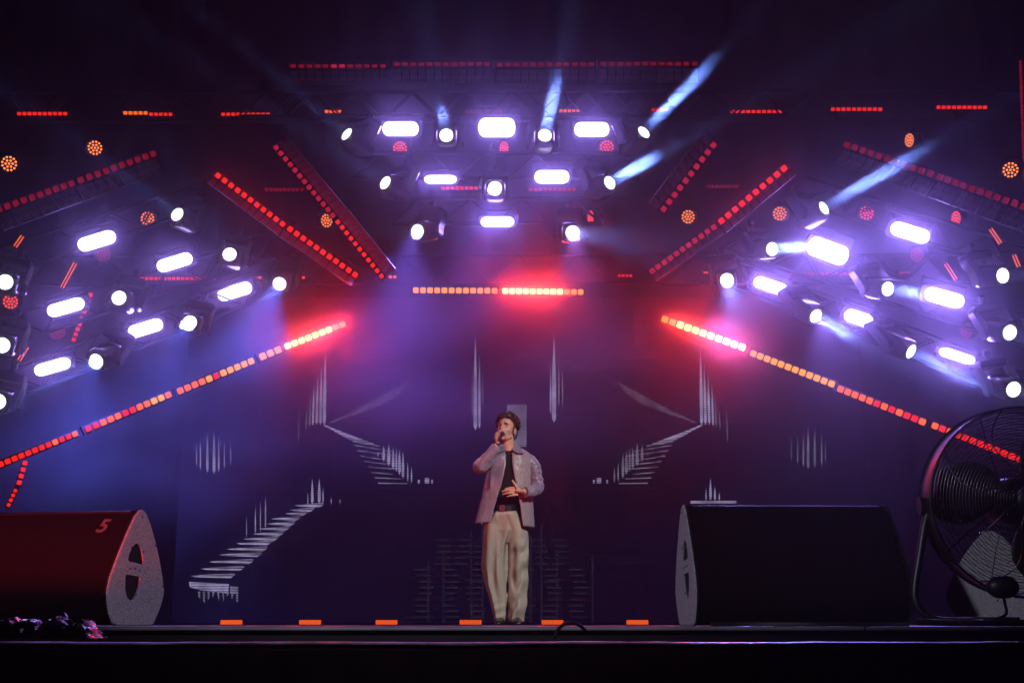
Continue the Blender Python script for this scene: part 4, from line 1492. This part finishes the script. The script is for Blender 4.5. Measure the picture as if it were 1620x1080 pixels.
tr = MB()
rings = []
for i in range(14):
    y = 806 + 52 * i / 13
    xl, xr = lerp_tab(HIP, y)
    rings.append(section(y, xl, xr, 0.112 - 0.016 * min(i, 6) / 6 - 0.04 * max(0, i - 8) / 5, 0.035, 3, 0.005))
tr.loft(rings)
for tab, sd in ((LEGL, 11), (LEGR, 23)):
    rings = []
    y0, y1 = tab[0][0], tab[-1][0]
    for i in range(52):
        y = y0 + (y1 - y0) * i / 51
        xl, xr = lerp_tab(tab, y)
        u = i / 51
        fo = (0.20 + 0.12 * u if sd == 11 else 0.30 + 0.16 * u) * min(1, u * 4 + .05)
        yy_ = y
        ring = section(yy_, xl, xr, 0.118 - 0.045 * u, fo, sd, 0.005 + 0.02 * math.sin(u * 3), 0.9)
        rings.append(ring)
    tr.loft(rings)
trs = tr.build('trousers', TROU, person, sharp=180)
rm = trs.modifiers.new('remesh', 'REMESH'); rm.mode = 'VOXEL'; rm.voxel_size = 0.006
rm.use_smooth_shade = True
sm = trs.modifiers.new('smooth', 'SMOOTH'); sm.iterations = 3; sm.factor = .5
# belt
rings = []
for (y, g) in ((797.5, 0), (798, .003), (807.5, .003), (808, 0)):
    rings.append(section(y, 779.5 - g * 100, 818.5 + g * 100, 0.112 + g, 0, 0, 0.004))
b = MB(); b.loft(rings, cap=False); bt = b.build('belt', mat('black_leather', (0.012, 0.011, 0.012), 0.3), person, sharp=30)
b = MB()
c0 = LQ(794.5, 802.8, -0.117)
for (dx, dz, wx, wz) in ((-.017, 0, .004, .040), (.017, 0, .004, .040), (0, .018, .036, .004), (0, -.018, .036, .004), (0, 0, .020, .003)):
    b.box(c0 + V((dx, 0, dz)), (wx, .005, wz))
b.build('buckle', STEEL, bt, smooth=False)
# T-shirt
TS = [(711, 790, 822), (718, 782, 832), (735, 778, 838), (760, 779, 834), (785, 780, 824), (801, 779.5, 820)]
b = MB()
rings = []
for i in range(20):
    y = 713 + 88 * i / 19
    xl, xr = lerp_tab(TS, y)
    rings.append(section(y, xl, xr, 0.07 + 0.045 * min(1, i / 6), 0.05, 41, 0.01, 1.0))
b.loft(rings); b.build('t_shirt', mat('black_cotton', (0.010, 0.009, 0.011), 0.9, spec=.2), person)
# necklace
b = MB()
b.tube(curve_pts([LQ(796, 711, -0.03), LQ(799, 716, -0.072), LQ(803.5, 718, -0.085), LQ(808, 716.5, -0.075), LQ(812, 712, -0.035)], 5), 0.0032, 6)
b.build('necklace', mat('dark_beads', (0.06, 0.03, 0.025), 0.3), person)

# --- jacket
def jacket_mat(name, stripes):
    m = bpy.data.materials.new(name)
    m.use_nodes = True
    nt = m.node_tree
    bs = nt.nodes['Principled BSDF']
    bs.inputs['Roughness'].default_value = 0.40
    bs.inputs['Sheen Weight'].default_value = 0.25
    tc = nt.nodes.new('ShaderNodeTexCoord')
    n1 = nt.nodes.new('ShaderNodeTexNoise'); n1.inputs['Scale'].default_value = 7; n1.inputs['Detail'].default_value = 4
    nt.links.new(tc.outputs['Object'], n1.inputs['Vector'])
    cr = nt.nodes.new('ShaderNodeValToRGB')
    cr.color_ramp.elements[0].position = .35; cr.color_ramp.elements[0].color = (0.165, 0.148, 0.235, 1)
    cr.color_ramp.elements[1].position = .7; cr.color_ramp.elements[1].color = (0.25, 0.228, 0.335, 1)
    nt.links.new(n1.outputs['Fac'], cr.inputs[0])
    if stripes:
        sp = nt.nodes.new('ShaderNodeSeparateXYZ'); nt.links.new(tc.outputs['Object'], sp.inputs[0])
        sk = nt.nodes.new('ShaderNodeMath'); sk.operation = 'MULTIPLY_ADD'; sk.inputs[1].default_value = 0.20
        nt.links.new(sp.outputs['Z'], sk.inputs[0]); nt.links.new(sp.outputs['X'], sk.inputs[2])
        fr = nt.nodes.new('ShaderNodeMath'); fr.operation = 'MULTIPLY'; fr.inputs[1].default_value = 2 * math.pi / 0.0135
        nt.links.new(sk.outputs[0], fr.inputs[0])
        sn = nt.nodes.new('ShaderNodeMath'); sn.operation = 'SINE'; nt.links.new(fr.outputs[0], sn.inputs[0])
        mr = nt.nodes.new('ShaderNodeMapRange'); mr.inputs[1].default_value = -.2; mr.inputs[2].default_value = .7
        nt.links.new(sn.outputs[0], mr.inputs[0])
        mx = nt.nodes.new('ShaderNodeMixRGB')
        mx.inputs[1].default_value = (0.17, 0.145, 0.18, 1); mx.inputs[2].default_value = (0.36, 0.33, 0.39, 1)
        nt.links.new(mr.outputs[0], mx.inputs[0])
        nt.links.new(mx.outputs[0], bs.inputs['Base Color'])
    else:
        nt.links.new(cr.outputs[0], bs.inputs['Base Color'])
    bp = nt.nodes.new('ShaderNodeBump'); bp.inputs['Strength'].default_value = 0.25; bp.inputs['Distance'].default_value = 0.02
    n2 = nt.nodes.new('ShaderNodeTexNoise'); n2.inputs['Scale'].default_value = 16; n2.inputs['Detail'].default_value = 2; n2.inputs['Distortion'].default_value = 1.2
    nt.links.new(tc.outputs['Object'], n2.inputs['Vector'])
    nt.links.new(n2.outputs['Fac'], bp.inputs['Height']); nt.links.new(bp.outputs[0], bs.inputs['Normal'])
    return m


JM, JS = jacket_mat('purple_satin', False), jacket_mat('striped_satin', True)
folds(JM, 4.2, 1.0, 0.06, (1.5, 1.2, 0.9))
folds(JS, 3.4, 0.7, 0.05, (2.0, 1.2, 0.5))
#      y, left outline, right outline, left opening, right opening, half depth
JK = [(709, 787, 826, 797, 813, 0.070), (714, 779, 835, 799, 811, 0.090), (720, 774, 841, 800.5, 810, 0.112), (732, 771, 843, 800, 810.5, 0.132), (748, 769, 842, 797.5, 813, 0.142), (765, 766, 842, 793.5, 816, 0.146), (785, 762, 843, 787, 820.5, 0.148), (805, 757, 844, 781, 824, 0.150), (821, 753.5, 845, 777.5, 826, 0.152), (832, 751, 845.5, 775, 828, 0.152)]
NJ, NA = 46, 72
vs, fs, mi = [], [], []
for i in range(NJ + 1):
    y = 709 + 123 * i / NJ
    xl, xr, ol, orr, dp = lerp_tab(JK, y)
    cx_, a_ = (xl + xr) / 2, (xr - xl) / 2
    tl = math.acos(max(-1, min(1, (ol - cx_) / a_)))
    t_r = math.acos(max(-1, min(1, (orr - cx_) / a_)))
    for j in range(NA + 1):
        # angle runs from the left opening edge (front, -y) round the left side and the back to the right opening edge
        th0, th1 = -tl, -(2 * math.pi + t_r)
        th = th0 + (th1 - th0) * j / NA
        c_, s_ = math.cos(th), math.sin(th)
        fo = 0.05 + 0.07 * i / NJ
        k = 1 + fo * noise.noise(V((c_ * 2.4, s_ * 2.4, y * 0.012 + 9))) + 0.03 * noise.noise(V((c_ * 5, s_ * 5, y * 0.04)))
        sag = 0
        if i > NJ * .8:
            sag = (i / NJ - .8) * 5 * ((-4.5 if c_ < -0.2 else 1.5) + 2 * s_)
        vs.append(LQ(cx_ + a_ * c_, y + sag, dp * s_ * k + 0.008))
for i in range(NJ):
    for j in range(NA):
        q0 = i * (NA + 1) + j
        fs.append((q0, q0 + 1, q0 + NA + 2, q0 + NA + 1))
        mi.append(1 if j > NA * 0.80 else 0)
jk = mesh('jacket', vs, fs, None, person, True, [JM, JS])
for p, m_ in zip(jk.data.polygons, mi):
    p.material_index = m_
md = jk.modifiers.new('thick', 'SOLIDIFY'); md.thickness = 0.006; md.offset = -1


def sleeve(ctrl, rad, seed):
    pts = curve_pts(ctrl, 12)
    n = len(pts)
    b = MB()
    rr_ = []
    for i in range(n):
        u = i / (n - 1) * (len(rad) - 1)
        k = min(int(u), len(rad) - 2)
        rr_.append(rad[k] + (rad[k + 1] - rad[k]) * (u - k))
    b.tube(pts, rr_, 30, flat=0.95)
    for idx, v in enumerate(b.v):
        ring = idx // 30
        if ring < n:
            c_ = pts[ring]
            dlt = v - c_
            near = 1.0 - min(1, abs(ring / n - 0.5) * 2.2)
            f = 0.06 * noise.noise(v * 22 + V((seed, 0, 0))) + 0.14 * (0.5 + near) * noise.noise(V((ring * 0.32, math.atan2(dlt.z, dlt.x) * 0.9, seed)))
            b.v[idx] = c_ + dlt * (1 + f)
    o = b.build('sleeve', JM, jk, sharp=60)
    return o


sleeve([LQ(789, 724, 0.015), LQ(777, 725, -0.01), LQ(770, 729, -0.06), LQ(760, 738, -0.14), LQ(762, 737, -0.185), LQ(776, 719, -0.21), LQ(785.5, 705.5, -0.226)], [0.050, 0.064, 0.066, 0.063, 0.058, 0.050, 0.043], 3.3)
sleeve([LQ(826, 725, 0.015), LQ(838, 729, 0.012), LQ(845, 741, 0.008), LQ(848, 756, -0.005), LQ(850, 771, -0.035), LQ(843, 776, -0.11), LQ(830.5, 778, -0.17)], [0.050, 0.062, 0.063, 0.060, 0.057, 0.052, 0.046], 8.1)
# collar leaves
for pts, nm in (([(801, 703, -0.035), (793, 699, 0.0), (786, 708, -0.052), (788, 716, -0.10), (799, 711, -0.098)], JM), ([(809.5, 711, -0.085), (816, 701.5, -0.01), (822, 706.5, -0.05), (829.5, 717.5, -0.098), (818, 716.5, -0.112)], JM)):
    P = [LQ(*p) for p in pts]
    c0 = sum(P, V()) / len(P) + V((0, -0.012, 0))
    o = mesh('collar', P + [c0], [(i, (i + 1) % len(P), len(P)) for i in range(len(P))], nm, jk, False)
    md = o.modifiers.new('thick', 'SOLIDIFY'); md.thickness = 0.006
b = MB()
b.tube([LQ(793, 701, 0.0), LQ(797, 701, 0.055), LQ(805, 700.5, 0.07), LQ(813, 701, 0.055), LQ(817, 702.5, 0.0)], [0.014, 0.02, 0.022, 0.02, 0.014], 10, flat=0.5)
b.build('collar', JM, jk)
# shoes
SHOE = mat('black_shoe', (0.012, 0.011, 0.013), 0.25)
for (hx, tx_, rr0) in ((793, 786.5, 1), (816, 819.5, 1)):
    b = MB()
    rings = []
    hl, tl_ = V((Q(hx, 985).x, PY + 0.05, 0)) - PO, V((Q(tx_, 985).x, PY - 0.20, 0)) - PO
    ax = (tl_ - hl)
    sd = ax.normalized().cross(V((0, 0, 1)))
    for (u, wd, h) in ((0, .022, .05), (.06, .034, .07), (.25, .036, .078), (.45, .040, .066), (.65, .045, .050), (.82, .043, .042), (.95, .030, .034), (1.0, .012, .02)):
        c_ = hl + ax * u
        rings.append([c_ + sd * (wd * math.cos(2 * math.pi * k / 16)) + V((0, 0, max(0.001, h * (0.5 + 0.5 * math.sin(2 * math.pi * k / 16))))) for k in range(16)])
    b.loft(rings)
    b.build('shoe', SHOE, person)

# ------------------------------------------------------------------ the air: stage haze
b = MB()
b.box((0, 4.0, 4.2), (34, 29.5, 13.4))
hz = b.build('haze', None, None, smooth=False)
hz.data.materials.clear()
hm = bpy.data.materials.new('haze_air')
hm.use_nodes = True
nt = hm.node_tree
nt.nodes.remove(nt.nodes['Principled BSDF'])
out = nt.nodes['Material Output']
pv = nt.nodes.new('ShaderNodeVolumePrincipled')
pv.inputs['Color'].default_value = (0.93, 0.92, 0.96, 1)
pv.inputs['Density'].default_value = 0.0035
pv.inputs['Anisotropy'].default_value = 0.35
pv2 = nt.nodes.new('ShaderNodeVolumePrincipled')
pv2.inputs['Color'].default_value = (0.93, 0.92, 0.96, 1)
pv2.inputs['Density'].default_value = 0.007
pv2.inputs['Anisotropy'].default_value = 0.97
ad = nt.nodes.new('ShaderNodeAddShader')
nt.links.new(pv.outputs[0], ad.inputs[0])
nt.links.new(pv2.outputs[0], ad.inputs[1])
nt.links.new(ad.outputs[0], out.inputs['Volume'])
hz.data.materials.append(hm)
stuff(hz)
# banks of smoke drifting round the lamp rigs and before the screen
smoke(at(790, 290, 13.6), (1, 0, 0), 4.2, 1.9, 0.030, 'bank of smoke round the central lamps', rad2=2.0, fwd_part=0.7, step=2.0)
smoke(at(210, 490, 13.3), (1, 0, 0.33), 4.4, 1.6, 0.022, 'bank of smoke round the left lamp rig', rad2=2.0, fwd_part=0.7, step=2.0)
smoke(at(1370, 470, 13.3), (1, 0, -0.33), 4.4, 1.9, 0.050, 'bank of smoke round the right lamp rig', rad2=2.4, fwd_part=0.5, step=2.0)
smoke(at(680, 580, 14.2), (1, 0, 0.05), 5.2, 1.6, 0.15, 'bank of smoke drifting before the video screen', rad2=1.25, aniso=0.1, step=2.0)
smoke(at(190, 700, 14.9), (1, 0, 0), 3.8, 1.4, 0.17, 'bank of blue-lit smoke low at the left side of the stage', rad2=1.0, aniso=0.1, step=2.0)
hz['label'] = 'thin stage haze filling the air under the roof'
